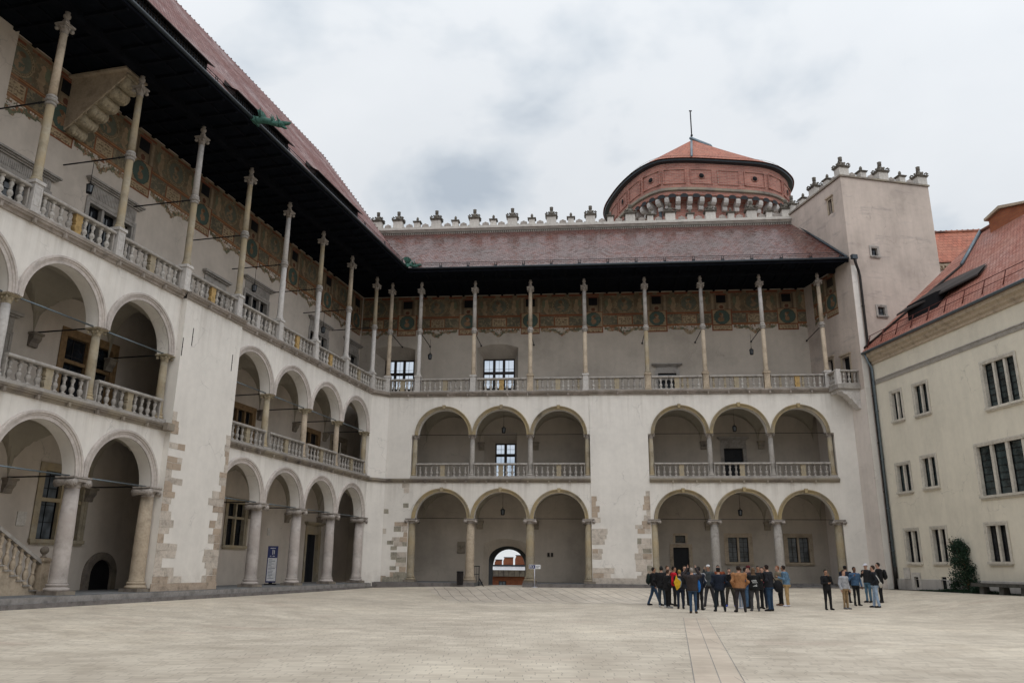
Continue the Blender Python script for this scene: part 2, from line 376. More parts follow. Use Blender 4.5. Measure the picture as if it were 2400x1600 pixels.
def thing(name, label, cat, loc=(0, 0, 0), rotz=0, group=None):
    o = bpy.data.objects.new(name, None); COL.objects.link(o); o.location = loc; o.rotation_euler = (0, 0, rotz); o.empty_display_size = .2
    return tag(o, label, cat, group)

# frames: local X along the facade, local Y into the building, local Z up
AZL = R(14.1024); AZB = R(95.2906); AZR = R(-7.6044)
FL = dict(loc=(-22.7, 0, 0), rot=PI/2-AZL)
FBk = dict(loc=(0, 52.87, 0), rot=PI/2-AZB)
FR = dict(loc=(23.1, 49.5, 0), rot=PI/2-(AZR+PI))
FT = dict(loc=(22.4722, 49.383, 0), rot=R(12))
def w2(F, x, y, z=0):
    c, s_ = math.cos(F['rot']), math.sin(F['rot'])
    return (F['loc'][0]+c*x-s_*y, F['loc'][1]+s_*x+c*y, z)
def loc2(F, X, Y):
    c, s_ = math.cos(F['rot']), math.sin(F['rot']); a = X-F['loc'][0]; b = Y-F['loc'][1]
    return (c*a+s_*b, -s_*a+c*b)

# ------------------------------------------------------------------ ground
def sst(a, b, x): t = min(1, max(0, (x-a)/(b-a))); return t*t*(3-2*t)
def gz(x, y):
    dl = -loc2(FL, x, y)[1]-.4; db = -loc2(FBk, x, y)[1]-.4; dr = -loc2(FR, x, y)[1]
    base = .18*sst(-12, -3, x)+.14*sst(2, 22, x)
    d = min(dl, db, dr)
    return base-(.3+base)*sst(1.2, 9.5, d)
def sheet(name, mat, x0, x1, y0, y1, nx, ny, lift=0, fn=None):
    m = MB(); vs = []
    for j in range(ny+1):
        for i in range(nx+1):
            x = x0+(x1-x0)*i/nx; y = y0+(y1-y0)*j/ny
            if fn: x, y = fn(i/nx, j/ny)
            vs.append((x, y, gz(x, y)+lift))
    fs = [(j*(nx+1)+i, j*(nx+1)+i+1, (j+1)*(nx+1)+i+1, (j+1)*(nx+1)+i) for j in range(ny) for i in range(nx)]
    m.add(vs, fs, True); return m.build(name, mat)
g = sheet('courtyard_ground', M['setts'], -32, 34, -14, 58, 132, 144); g['kind'] = 'structure'
fg = MB()
P = [-900, -32, 34, 900]; Q = [-500, -14, 58, 1400]
for i in range(3):
    for j in range(3):
        if i == 1 and j == 1: continue
        def z_(x, y): return -14 if (abs(x) > 400 or y > 400 or y < -400) else -.6
        fg.quad(*[(x, y, z_(x, y)) for x, y in ((P[i], Q[j]), (P[i+1], Q[j]), (P[i+1], Q[j+1]), (P[i], Q[j+1]))])
fo = fg.build('far_ground', M['earth']); fo['kind'] = 'structure'
def lane(u, v):   # smooth slab path, from the camera side to the crowd
    a = (1.95+(6.31-2.93)*0, 9.0); y = 8+(30.4-8)*v
    xl = 2.93+(y-13.5)*(6.31-2.93)/(30.43-13.5); xr = 3.74+(y-13.56)*(7.21-3.74)/(30.55-13.56)
    return (xl+(xr-xl)*u, y)
o = sheet('slab_path', M['slabs'], 0, 1, 0, 1, 2, 40, .005, lane); o['kind'] = 'structure'
# path edge joints
jm = MB()
for u in (-.0, .52, 1.0):
    for k in range(40):
        p0 = lane(u, k/40); p1 = lane(u, (k+1)/40)
        jm.quad((p0[0]-.007, p0[1], gz(*p0)+.009), (p0[0]+.007, p0[1], gz(*p0)+.009), (p1[0]+.007, p1[1], gz(*p1)+.009), (p1[0]-.007, p1[1], gz(*p1)+.009))
o = jm.build('path_joints', M['riser']); o['kind'] = 'structure'
def apr(u, v):
    x0 = -5.5+2.5*(1-v); x1 = 17-6*(1-v)
    y = 41.5+10.1*v
    x = x0+(x1-x0)*u
    return (x, y-.0926*x)
o = sheet('gate_apron_paving', M['apron'], 0, 1, 0, 1, 40, 24, .005, apr); o['kind'] = 'structure'

# ------------------------------------------------------------------ shared stone pieces
def lathe_mesh(name, prof, mat, seg=14):
    m = MB(); m.lathe(prof, seg=seg); return m.mesh(name, mat)
def balus_prof(h, r=.085):
    p = [(1.0, 0), (1.0, .07), (.55, .09), (.5, .13), (.95, .26), (1.02, .33), (.85, .42), (.42, .50), (.62, .515), (.62, .545), (.42, .56), (.55, .66), (.82, .76), (.80, .82), (.4, .90), (.85, .93), (.95, .95), (.95, 1)]
    return [(a*r, b*h) for a, b in p]
BAL = {k: lathe_mesh('baluster', balus_prof(.74, .10), M[k], 10) for k in ('grey_stone', 'bal_stone', 'yellow_stone', 'tan_stone')}
BAL['white_stone'] = BAL['bal_stone']
def cblock(mat):
    m = MB(); h = .74
    pr = [(.17, 0), (.17, .06), (.13, .1), (.17, .28), (.17, .36), (.12, .44), (.16, .50), (.12, .56), (.17, .66), (.15, .86), (.17, .92), (.17, 1)]
    pts = [(a, b*h) for a, b in pr]+[(-a, b*h) for a, b in reversed(pr)]
    m.prism(pts, -.09, .09); return m.mesh('baluster_block', M[mat])
CBL = {k: cblock(k) for k in ('ochre_blk', 'yellow_stone', 'white_stone', 'tan_stone')}

def balustrade(root, x0, x1, y, z, rail='grey_stone', mix=('grey_stone',), blk='ochre_blk', n=9, p=None, q=None, block=True):
    """straight balustrade part; baluster sub-parts"""
    a = Vector(p) if p else Vector((x0, y, 0)); b = Vector(q) if q else Vector((x1, y, 0))
    L_ = (b-a).length; rz = math.atan2(b.y-a.y, b.x-a.x)
    m = MB()
    m.prismx([(-.15, .83), (-.17, .86), (-.17, .90), (-.13, .95), (.13, .95), (.17, .90), (.17, .86), (.15, .83)], 0, L_)
    m.box(0, L_, -.14, .14, 0, .09); m.box(0, .06, -.09, .09, .05, .86); m.box(L_-.06, L_, -.09, .09, .05, .86)
    o = m.build('balustrade', M[rail], root, (a.x, a.y, z), rz)
    step = L_/(n+.35)
    for i in range(n):
        x = step*(.675+i)
        if block and i == n//2: c = put('baluster_block', CBL[blk], o, (x, 0, .09))
        else: c = put('baluster', BAL[random.choice(mix)], o, (x, 0, .09), 0)
    return o
def volute_capital(m, w, z0, h, r):
    """carved capital: echinus, volute rolls, abacus with concave look"""
    m.lathe([(r*1.0, 0), (r*1.12, h*.08), (r*1.0, h*.16), (r*1.15, h*.45), (w*.47, h*.72), (w*.42, h*.76)], cz=z0, seg=16)
    for sx in (-1, 1):
        for sy in (-1, 1):
            cx, cy = sx*w*.40, sy*w*.40
            rr = h*.20
            d = Vector((sx, sy, 0)).normalized(); t = Vector((-d.y, d.x, 0))
            c = Vector((cx, cy, z0+h*.52))
            m.tube([c-t*w*.06, c+t*w*.06], [rr, rr], 10)
            m.tube([c-t*w*.085, c+t*w*.085], [rr*.45, rr*.45], 8)
    for sx, sy in ((1, 0), (-1, 0), (0, 1), (0, -1)):
        m.ball((sx*w*.40, sy*w*.40, z0+h*.60), w*.09, w*.09, h*.15, 8, 6)
    m.box(-w*.5, w*.5, -w*.5, w*.5, z0+h*.74, z0+h*.84)
    m.box(-w*.57, w*.57, -w*.57, w*.57, z0+h*.84, z0+h)
def ionic_capital(m, w, z0, h, r):
    m.lathe([(r, 0), (r*1.1, h*.1), (r*1.02, h*.2), (r*1.02, h*.35), (r*1.25, h*.5), (r*1.25, h*.68)], cz=z0, seg=20)
    for sx in (-1, 1):
        m.tube([(sx*w*.43, -w*.5, z0+h*.43), (sx*w*.43, -w*.2, z0+h*.47), (sx*w*.43, w*.2, z0+h*.47), (sx*w*.43, w*.5, z0+h*.43)], [h*.38, h*.27, h*.27, h*.38], 16)
        for sy in (-1, 1):
            m.tube([(sx*w*.43, sy*w*.5, z0+h*.43), (sx*w*.43, sy*w*.53, z0+h*.43)], [h*.24, h*.2], 12)
            m.tube([(sx*w*.43, sy*w*.52, z0+h*.43), (sx*w*.43, sy*w*.56, z0+h*.43)], [h*.12, h*.09], 10)
    m.box(-w*.42, w*.42, -w*.49, w*.49, z0+h*.55, z0+h*.82)
    m.box(-w*.52, w*.52, -w*.53, w*.53, z0+h*.86, z0+h)
def upper_column(root, x, y, c_lo, c_hi, c_ped='white_stone'):
    """tall slender gallery column from pedestal to eave"""
    z = 12.86
    m = MB(); m.box(-.22, .22, -.22, .22, z, z+.13); m.box(-.185, .185, -.185, .185, z+.13, z+1.05); m.box(-.23, .23, -.23, .23, z+1.05, z+1.17)
    m.box(-.13, .13, -.197, -.184, z+.25, z+.28); m.box(-.13, .13, -.197, -.184, z+.9, z+.93); m.box(-.13, -.10, -.197, -.184, z+.28, z+.9); m.box(.10, .13, -.197, -.184, z+.28, z+.9)
    ped = m.build('column_pedestal', M[c_ped], root, (x, y, 0))
    m = MB(); m.lathe([(.20, 14.03), (.21, 14.07), (.20, 14.12), (.17, 14.15), (.18, 14.19), (.155, 14.24), (.15, 14.4), (.142, 17.05)], seg=18)
    sh = m.build('column', M[c_lo], root, (x, y, 0))
    m = MB(); m.lathe([(.145, 17.0), (.18, 17.02), (.19, 17.07), (.16, 17.1), (.15, 17.12)], seg=18)
    m.lathe([(.15, 17.12), (.205, 17.16), (.215, 17.21), (.18, 17.26)], seg=18)
    for k in range(8):
        a = k*PI/4; m.ball((.185*math.cos(a), .185*math.sin(a), 17.2), .045, .045, .055, 6, 5)
    m.lathe([(.17, 17.26), (.19, 17.3), (.185, 17.36), (.145, 17.4)], seg=18)
    m.build('shaft_ring', M['grey_stone'], sh)
    m = MB(); m.lathe([(.142, 17.38), (.124, 19.95)], seg=18); m.build('upper_shaft', M[c_hi], sh)
    m = MB(); volute_capital(m, .43, 19.92, .40, .13); m.build('capital', M['cap'], sh)
    m = MB(); m.lathe([(.12, 20.30), (.085, 20.35), (.125, 20.42), (.125, 20.5), (.08, 20.56), (.085, 20.6), (.13, 20.66), (.13, 20.74), (.085, 20.8), (.10, 20.89)], seg=14)
    m.build('neck_vase', M['cap'], sh)
def loggia_column(root, x, y, zb, zc, r, w, caph, mat, capm, ionic=False, name='column'):
    """zb base bottom, zc top of capital"""
    m = MB(); m.lathe([(r*1.12, zb+.36), (r*1.05, zb+.42), (r, zb+.55), (r*.97, (zb+zc)/2), (r*.86, zc-caph+.01)], seg=24)
    sh = m.build(name, M[mat], root, (x, y, 0))
    m = MB(); m.box(-r*1.45, r*1.45, -r*1.45, r*1.45, zb, zb+.13); m.build('column_plinth', M['dark_stone' if r > .25 else 'grey_stone'], sh)
    m = MB()
    m.lathe([(r*1.38, .13), (r*1.42, .18), (r*1.36, .23), (r*1.18, .25), (r*1.15, .29), (r*1.26, .31), (r*1.26, .345), (r*1.12, .37)], cz=zb, seg=24)
    m.build('column_base', M[mat], sh)
    m = MB(); (ionic_capital if ionic else volute_capital)(m, w, zc-caph, caph, r*.86)
    m.build('capital', M[capm], sh)
    return sh

def arc_pts(c, zs, r, n=24): return [(c-r*math.cos(PI*k/n), zs+r*math.sin(PI*k/n)) for k in range(n+1)]
def arcade_wall(m, arches, zs, ztop, t, x0, x1, y0=0):
    """spandrel wall: arches list of (centre, r). solid from x0 to x1 between"""
    xs = x0
    for c, r in arches:
        a = arc_pts(c, zs, r)
        if c-r > xs+1e-4: m.box(xs, c-r, y0, y0+t, zs, ztop)
        for k in range(len(a)-1):
            (xa, za), (xb, zb) = a[k], a[k+1]
            m.quad((xa, y0, za), (xb, y0, zb), (xb, y0, ztop), (xa, y0, ztop))
            m.quad((xa, y0+t, za), (xa, y0+t, ztop), (xb, y0+t, ztop), (xb, y0+t, zb))
        m.add([(p[0], y0, p[1]) for p in a]+[(p[0], y0+t, p[1]) for p in a], [(k, k+len(a), k+len(a)+1, k+1) for k in range(len(a)-1)], True)
        xs = c+r
    if x1 > xs: m.box(xs, x1, y0, y0+t, zs, ztop)
def archivolt(root, c, zs, r_in, r_out, mat, key=False, y0=0):
    m = MB(); n = 28
    w = r_out-r_in
    prof = [(0, .01), (0, -.05), (.42, -.055), (.46, -.085), (.66, -.09), (.70, -.13), (.95, -.135), (1, -.10), (1, .01)]
    vs = []
    for k in range(n+1):
        a = PI*k/n
        for u, y in prof:
            rr = r_in+u*w; vs.append((c-rr*math.cos(a), y0+y, zs+rr*math.sin(a)))
    q = len(prof); fs = [(k*q+j, k*q+j+1, (k+1)*q+j+1, (k+1)*q+j) for k in range(n) for j in range(q-1)]
    fs += [tuple(range(q)), tuple(n*q+j for j in reversed(range(q)))]
    m.add(vs, fs, False)
    if key: m.prism([(c-.08, zs+r_in+.01), (c+.08, zs+r_in+.01), (c+.11, zs+r_out+.05), (c-.11, zs+r_out+.05)], y0-.19, y0-.03)
    return m.build('archivolt', M[mat], root)
def vault(root, c, hw, y0, y1, zs, r, hd):
    """groin vault over one bay"""
    m = MB(); nx, ny = 26, 20; vs = []
    for j in range(ny+1):
        y = y0+(y1-y0)*j/ny; v = 2*(y-y0)/(y1-y0)-1
        h2 = hd*math.sqrt(max(0, 1-v*v))
        for i in range(nx+1):
            u = -1+2*i/nx; x = c+u*hw; h1 = r*math.sqrt(max(0, 1-u*u))
            vs.append((x, y, zs+max(h1, h2)))
    fs = [(j*(nx+1)+i, (j+1)*(nx+1)+i, (j+1)*(nx+1)+i+1, j*(nx+1)+i+1) for j in range(ny) for i in range(nx)]
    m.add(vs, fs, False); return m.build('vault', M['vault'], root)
def wall_holes(m, x0, x1, z0, z1, y, holes, rev=.3):
    xs = sorted({x0, x1, *[v for h in holes for v in (h[0], h[1]) if x0 < v < x1]})
    zs = sorted({z0, z1, *[v for h in holes for v in (h[2], h[3]) if z0 < v < z1]})
    for i in range(len(xs)-1):
        for j in range(len(zs)-1):
            cx = (xs[i]+xs[i+1])/2; cz = (zs[j]+zs[j+1])/2
            if any(h[0] < cx < h[1] and h[2] < cz < h[3] for h in holes): continue
            m.quad((xs[i], y, zs[j]), (xs[i+1], y, zs[j]), (xs[i+1], y, zs[j+1]), (xs[i], y, zs[j+1]))
    for h in holes:
        a, b, c, d = h[:4]; r_ = h[4] if len(h) > 4 else rev
        if not r_: continue
        a_, b_, c_, d_ = max(a, x0), min(b, x1), max(c, z0), min(d, z1)
        m.quad((a, y, c_), (a, y, d_), (a, y+r_, d_), (a, y+r_, c_)); m.quad((b, y, c_), (b, y+r_, c_), (b, y+r_, d_), (b, y, d_))
        m.quad((a, y, d_), (b, y, d_), (b, y+r_, d_), (a, y+r_, d_)); m.quad((a, y, c_), (a, y+r_, c_), (b, y+r_, c_), (b, y, c_))
def corbel(root, x, y, z, mat='dark_stone', w=.5, h=.55, d=.32):
    m = MB(); m.box(x-w/2, x+w/2, y-d, y, z-.09, z)
    m.prismx([(y, z-.09), (y-d*.85, z-.09), (y-d*.8, z-.25), (y-d*.45, z-h*.7), (y-d*.35, z-h), (y, z-h)], x-w*.4, x+w*.4)
    return m.build('corbel', M[mat], root)
def window(root, x0, x1, z0, z1, y, nl=2, transom=None, rev=.3, fr=.16, mat='tan_stone', pane='glass', sill=.14, hood=0, grid=(2, 4), frieze=0, mull=.12, name='window', barmat='iron', proud=.03):
    """opening x0..x1,z0..z1 in wall plane y (wall must have the hole). y+ is inwards"""
    m = MB()
    m.box(x0-fr, x0+.002, y-proud, y+rev*.6, z0-.0, z1+fr); m.box(x1-.002, x1+fr, y-proud, y+rev*.6, z0-.0, z1+fr)
    m.box(x0+.002, x1-.002, y-proud, y+rev*.6, z1-.002, z1+fr)
    m.box(x0-fr-.03, x0-fr*.55, y-proud-.025, y-proud+.004, z0-.0, z1+fr+.03); m.box(x1+fr*.55, x1+fr+.03, y-proud-.025, y-proud+.004, z0, z1+fr+.03)
    m.box(x0-fr*.55, x1+fr*.55, y-proud-.025, y-proud+.004, z1+fr*.6, z1+fr+.03)
    top = z1+fr+.03
    if frieze:
        m.box(x0-fr*.7, x1+fr*.7, y-proud-.01, y, top, top+frieze)
        k = int((x1-x0+fr)/.09)
        for i in range(k):
            xx = x0-fr*.5+(x1-x0+fr)*i/k; m.box(xx, xx+.045, y-proud-.03, y-proud-.008, top+.06, top+frieze-.06)
        top += frieze
    if hood:
        e = hood
        m.box(x0-fr-.08, x1+fr+.08, y-.12, y, top, top+.07); m.box(x0-fr-.16, x1+fr+.16, y-.2, y, top+.07, top+.13); m.box(x0-fr-.22, x1+fr+.22, y-.28, y, top+.13, top+.21)
    w = m.build(name, M[mat], root)
    if sill:
        m = MB(); m.box(x0-fr-.05, x1+fr+.05, y-.13, y+rev*.6, z0-sill, z0); m.box(x0-fr+.02, x1+fr-.02, y-.08, y, z0-sill-.07, z0-sill); m.build('sill', M[mat], w)
    m = MB(); lw = (x1-x0-(nl-1)*mull)/nl
    xs = [x0+i*(lw+mull) for i in range(nl)]
    for i in range(1, nl): m.box(xs[i]-mull, xs[i], y+.02, y+rev*.6, z0, z1)
    if transom: m.box(x0+.002, x1-.002, y+.03, y+rev*.6-.003, transom-mull*.45, transom+mull*.45)
    if nl > 1 or transom: m.build('mullion', M[mat], w)
    m = MB(); yb = y+rev*.72
    for i in range(nl):
        a, b = xs[i], xs[i]+lw; f_ = .035
        m.box(a, a+f_, yb-.02, yb+.02, z0, z1); m.box(b-f_, b, yb-.02, yb+.02, z0, z1); m.box(a+f_, b-f_, yb-.02, yb+.02, z0, z0+f_); m.box(a+f_, b-f_, yb-.02, yb+.02, z1-f_, z1)
        for k in range(1, grid[0]): xx = a+(b-a)*k/grid[0]; m.box(xx-.011, xx+.011, yb-.012, yb+.012, z0+f_, z1-f_)
        for k in range(1, grid[1]): zz = z0+(z1-z0)*k/grid[1]; m.box(a+f_, b-f_, yb-.009, yb+.009, zz-.011, zz+.011)
    m.build('glazing_bars', M[barmat], w)
    m = MB(); m.box(x0-.02, x1+.02, yb+.022, yb+.03, z0-.02, z1+.02); m.build('pane', M[pane], w)
    return w
def doorway(root, x0, x1, z0, z1, y, rev=.3, fr=.2, mat='tan_stone', hood=0, leaf='door', ears=False):
    m = MB()
    for s_, a, b in ((-1, x0-fr, x0+.002), (1, x1-.002, x1+fr)): m.box(a, b, y-.04, y+rev*.6, z0, z1+fr)
    m.box(x0+.002, x1-.002, y-.04, y+rev*.6, z1-.002, z1+fr)
    m.box(x0-fr-.03, x0-fr*.6, y-.07, y-.036, z0, z1+fr+.02); m.box(x1+fr*.6, x1+fr+.03, y-.07, y-.036, z0, z1+fr+.02); m.box(x0-fr*.6, x1+fr*.6, y-.07, y-.036, z1+fr*.6, z1+fr+.02)
    if hood:
        t = z1+fr+.02; m.box(x0-fr, x1+fr, y-.05, y, t, t+hood); m.box(x0-fr-.1, x1+fr+.1, y-.16, y, t+hood, t+hood+.08); m.box(x0-fr-.2, x1+fr+.2, y-.26, y, t+hood+.08, t+hood+.2)
    w = m.build('doorway', M[mat], root)
    m = MB(); m.box(x0+.002, x1-.002, y+rev*.7, y+rev*.7+.05, z0, z1)
    hw = (x1-x0)/2
    for i in range(2):
        for j in range(3): m.box(x0+.1+i*hw, x0+hw-.06+i*hw, y+rev*.7-.02, y+rev*.7+.01, z0+.15+j*(z1-z0)/3, z0-.05+(j+1)*(z1-z0)/3)
    m.build('door_leaf', M[leaf], w)
    return w

def quoins(root, edges, z0, z1, y, seed, dens=1.0, dark=0, wide=1.0):
    """irregular exposed corner blocks. edges: list of (x, dir)"""
    rnd = random.Random(seed)
    for x, d in edges:
        z = z0
        while z < z1:
            h = rnd.uniform(.24, .38)
            zf = (z-z0)/(z1-z0)
            if rnd.random() < dens*(1.15-.5*zf):
                n = rnd.choice((1, 2, 2)) if zf < .6 else 1
                xx = x
                for k in range(n):
                    w = rnd.uniform(.3, .75)*(1-.3*zf)*wide; mt = 'quoin3' if rnd.random() < dark else rnd.choice(('quoin1', 'quoin1', 'quoin2'))
                    a, b = sorted((xx, xx+d*w)); m = MB(); m.box(a+.005, b-.005, y-rnd.uniform(.006, .02), y+.05, z+.005, min(z+h, z1)-.005); m.v = [(vx+rnd.uniform(-.018, .018)*(abs(vx-x) > .03), vy, vz+rnd.uniform(-.012, .012)) for vx, vy, vz in m.v]; m.build('quoin_block', M[mt], root); xx += d*w
            z += h

def lantern(x, y, z, zc, label, grp='lanterns hung in the galleries'):
    t = thing('lantern', label, 'lantern', (x, y, z), 0, grp)
    m = MB()
    m.lathe([(.02, .46), (.10, .40), (.16, .36), (.16, .34)], seg=6); m.lathe([(.10, 0), (.12, .03), (.12, .05)], seg=6)
    for k in range(6):
        a = k*PI/3; m.bar((.115*math.cos(a), .115*math.sin(a), .04), (.145*math.cos(a), .145*math.sin(a), .35), .012, 5)
    m.build('frame', M['iron'], t)
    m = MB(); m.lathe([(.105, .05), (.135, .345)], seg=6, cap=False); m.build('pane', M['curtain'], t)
    m = MB(); m.bar((0, 0, .45), (0, 0, zc-z), .012, 5); m.tube([(0, 0, .44), (.04, 0, .5), (0, 0, .56), (-.04, 0, .5), (0, 0, .44)], .01, 5); m.build('chain', M['iron'], t)
    return t
# ================================================================== WEST WING (left)
GC = [25.62+4.07*k for k in range(-3, 8)]      # column grid
LW = thing('palace_wing', 'white arcaded palace wing along the left with a tall columned top gallery', 'palace wing', FL['loc'], FL['rot'])
S1, S2 = 4.40, 9.95
m = MB()
L1A = [((GC[i]+GC[i+1])/2, 1.74) for i in range(len(GC)-1) if i != 5]   # bay 5 is the pier
m.smooth = False
for zs, zt in ((S1, 6.85), (S2, 12.6)):
    arcade_wall(m, L1A[:5], zs, zt, .55, 13.4, 33.95); m.box(-14, 13.4, 0, .55, 0, zt)
    arcade_wall(m, L1A[5:], zs, zt, .55, 38.25-.25, 54.35)
m.cur = 1; m.box(33.95, 38.25, -.25, .56, 0, 12.58); m.cur = 0
m.box(-14, 54.35, .002, .548, 6.85, 7.0)
m.build('arcade_wall', [M['white'], M['white2']], LW)
for zs in (S1, S2):
    for c, r in L1A: archivolt(LW, c, zs, 1.735, 2.03, 'arch_l')
# ledges
def ledge(root, x0, x1, z0, z1, y, out, mat='grey_stone', name='ledge'):
    m = MB(); h = z1-z0
    m.prismx([(y, z0), (y-out*.35, z0), (y-out*.45, z0+h*.3), (y-out*.8, z0+h*.42), (y-out*.85, z0+h*.62), (y-out, z0+h*.68), (y-out, z1), (y, z1)], x0, x1)
    n = int((x1-x0)/1.33)
    for k in range(1, n): xx = x0+(x1-x0)*k/n; m.box(xx-.05, xx+.05, y-out-.015, y-out*.5, z0-.03, z0+h*.5)
    return m.build(name, M[mat], root)
ledge(LW, 13.4, 33.95, 6.74, 7.0, 0, .2, 'dark_stone'); ledge(LW, 38.25, 54.45, 6.74, 7.0, 0, .2, 'dark_stone')
m = MB(); m.box(13.4, 33.95, -.17, .55, 7.0, 7.08); m.box(38.25, 54.4, -.17, .55, 7.0, 7.08); m.build('gallery_sill', M['grey_stone'], LW)
m = MB(); m.box(33.5, 33.95, -.42, -.2, 6.72, 7.02); m.build('pier_bracket', M['dark_stone'], LW)
ledge(LW, 13.4, 33.9, 12.56, 12.86, 0, .22, 'ledge'); ledge(LW, 33.9, 38.3, 12.56, 12.86, -.25, .22, 'ledge'); ledge(LW, 38.3, 54.45, 12.56, 12.86, 0, .22, 'ledge')
m = MB(); m.box(-14, 54.35, .003, 3.2, 12.60, 12.85); m.box(-14, 54.35, .56, 3.2, 6.8, 6.99); m.build('gallery_floor', M['floor'], LW)
# plinth & step
m = MB(); m.box(-14, 55.2, -.34, 3.2, -.5, .36); m.build('plinth', M['floor'], LW)
m = MB(); m.box(-14, 55.2, -.42, -.34, -.5, .34); m.build('step', M['riser'], LW); m = MB(); m.box(-14, 55.2, -.56, -.42, -.5, .15); m.build('step', M['kerb'], LW)
# columns
for k in (1, 2, 3, 4, 5, 7, 8, 9, 10):
    x = GC[k]
    if x < 17: continue
    edge = k == 5
    loggia_column(LW, x-(.12 if edge else 0), .27 if not edge else .22, .36, S1, .29, .80, .40, 'big_col' if not edge else 'tan_stone', 'volute', True)
    loggia_column(LW, x-(.1 if edge else 0), .27, 7.08, S2, .172, .50, .31, {4: 'yellow_stone', 5: 'yellow_stone', 3: 'white_stone', 7: 'yellow_stone', 10: 'yellow_stone'}.get(k, 'tan_stone'), 'carv')
for k, x in enumerate(GC):
    if x < 17: continue
    cl = {2: ('yellow_stone', 'tan_stone'), 3: ('yellow_stone', 'tan_stone'), 4: ('yellow_stone', 'yellow_stone'), 5: ('yellow_stone', 'white_stone'), 6: ('yellow_stone', 'yellow_stone'), 7: ('white_stone', 'white_stone'), 8: ('white_stone', 'yellow_stone'), 9: ('white_stone', 'tan_stone'), 10: ('white_stone', 'yellow_stone')}.get(k, ('tan_stone',)*2)
    if k == 5: cl = ('yellow_stone', 'white_stone')
    upper_column(LW, x, -.02 if k not in (5, 6) else -.12, *cl)
for k in range(1, len(GC)-1):
    y = .0 if k not in (5,) else -.12
    balustrade(LW, GC[k]+.24, GC[k+1]-.24, y, 12.86, 'grey_stone', ('white_stone', 'grey_stone', 'white_stone'), random.choice(('ochre_blk', 'yellow_stone')) if k != 6 else 'white_stone')
    if k not in (5,):
        a, b = GC[k]+.22, GC[k+1]-.22
        if k == 6: a = 38.27
        balustrade(LW, a, b, .16, 7.08, 'grey_stone', ('grey_stone',), 'yellow_stone', 9 if k != 6 else 8)
for i, (c, r) in enumerate(L1A):
    for zs in (S1, S2): vault(LW, c, 2.035, .55, 3.2, zs, 2.0, 2.0 if zs == S1 else 2.1)
for x in GC:
    for z in (S1, S2): corbel(LW, x, 3.2, z+.02, 'dark_stone')
# tie rods
for i, (c, r) in enumerate(L1A):
    for z in (S1+.02, S2+.02): m = MB(); m.bar((c-1.8, .2, z), (c+1.8, .2, z), .028); m.build('tie_rod', M['zinc'], LW)
for x in GC:
    if x < 17: continue
    m = MB(); m.bar((x, .1, 17.2), (x, 3.2, 17.2), .03); m.ball((x, .5, 17.2), .05, .05, .05, 8, 6); m.build('tie_rod', M['iron'], LW)
    for z in (S1+.05, S2+.05):
        m = MB(); m.bar((x, .35, z), (x, 3.2, z), .03); m.build('tie_rod', M['iron'], LW)
# inner wall with openings (x0,x1,z0,z1)
wA = (31.35, 33.95, 13.9, 16.3); wB = (43.4, 45.7, 13.9, 16.35); wC = (51.1, 53.5, 13.9, 16.35); wD = (56.3, 58.4, 13.9, 16.35); w0 = (26.9, 29.1, 13.9, 15.55); dN = (39.75, 41.3, 12.9, 15.25)
v1 = (31.35, 33.95, 7.4, 10.35); v2 = (43.2, 45.3, 7.4, 9.7); v3 = (51.3, 53.3, 7.4, 9.7); v0 = (27.0, 28.5, 7.0, 9.5); vE = (55.3, 57.3, 7.0, 9.8)
g1_ = (31.4, 33.5, 2.3, 4.9); g2_ = (43.9, 45.55, 2.4, 4.6); g3_ = (52.8, 54.3, .36, 3.3)
m = MB(); wall_holes(m, -14, 59.0, .3, 21.25, 3.2, [wA, wB, wC, wD, w0, dN, v1, v2, v3, v0, vE, g1_, g2_, g3_])
for x in (37.3,): m.box(x, x+.4, .56, 3.19, .36, 6.8); m.box(x, x+.4, .56, 3.19, 6.99, 12.6)  # added cross walls behind the pier, blocking light to keep the gallery dark
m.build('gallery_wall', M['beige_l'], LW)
for w_, n_ in ((wA, 3), (wB, 3), (wC, 3), (wD, 2)): window(LW, *w_, 3.2, n_, None, .35, .2, 'grey_stone', hood=1, frieze=.62 if w_ is wA else .5, mull=.14)
window(LW, *w0, 3.2, 2, None, .35, .2, 'grey_stone', hood=1, frieze=.45)
doorway(LW, *dN, 3.2, .3, .2, 'grey_stone', hood=.6)
window(LW, *v1, 3.2, 2, 9.35, .3, .3, 'woodframe', mull=.16, barmat='darkframe')
window(LW, *v2, 3.2, 3, 8.95, .3, .3, 'woodframe', mull=.14, barmat='darkframe')
window(LW, *v3, 3.2, 2, 8.95, .3, .25, 'woodframe', mull=.14, barmat='darkframe')
doorway(LW, *v0, 3.2, .3, .22, 'grey_stone', hood=.55); doorway(LW, *vE, 3.2, .5, .25, 'tan_stone', leaf='black')  # last black doorway is added, standing for the deep shade at the gallery end
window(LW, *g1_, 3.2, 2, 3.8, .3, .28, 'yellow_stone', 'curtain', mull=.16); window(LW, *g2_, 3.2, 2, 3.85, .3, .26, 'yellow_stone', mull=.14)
doorway(LW, *g3_, 3.2, .3, .25, 'yellow_stone', hood=.3)
# low arched cellar door
m = MB(); a = arc_pts(35.0, .95, .92, 16); b = arc_pts(35.0, .95, .62, 16)
pts = [(34.08, .36)]+a+[(35.92, .36), (35.62, .36)]+b[::-1]+[(34.38, .36)]
m.prism(pts, 3.05, 3.21); o = m.build('cellar_arch', M['dark_stone'], LW)
m = MB(); m.prism([(34.38, .36)]+b+[(35.62, .36)], 3.17, 3.195); m.build('door_leaf', M['black'], o)
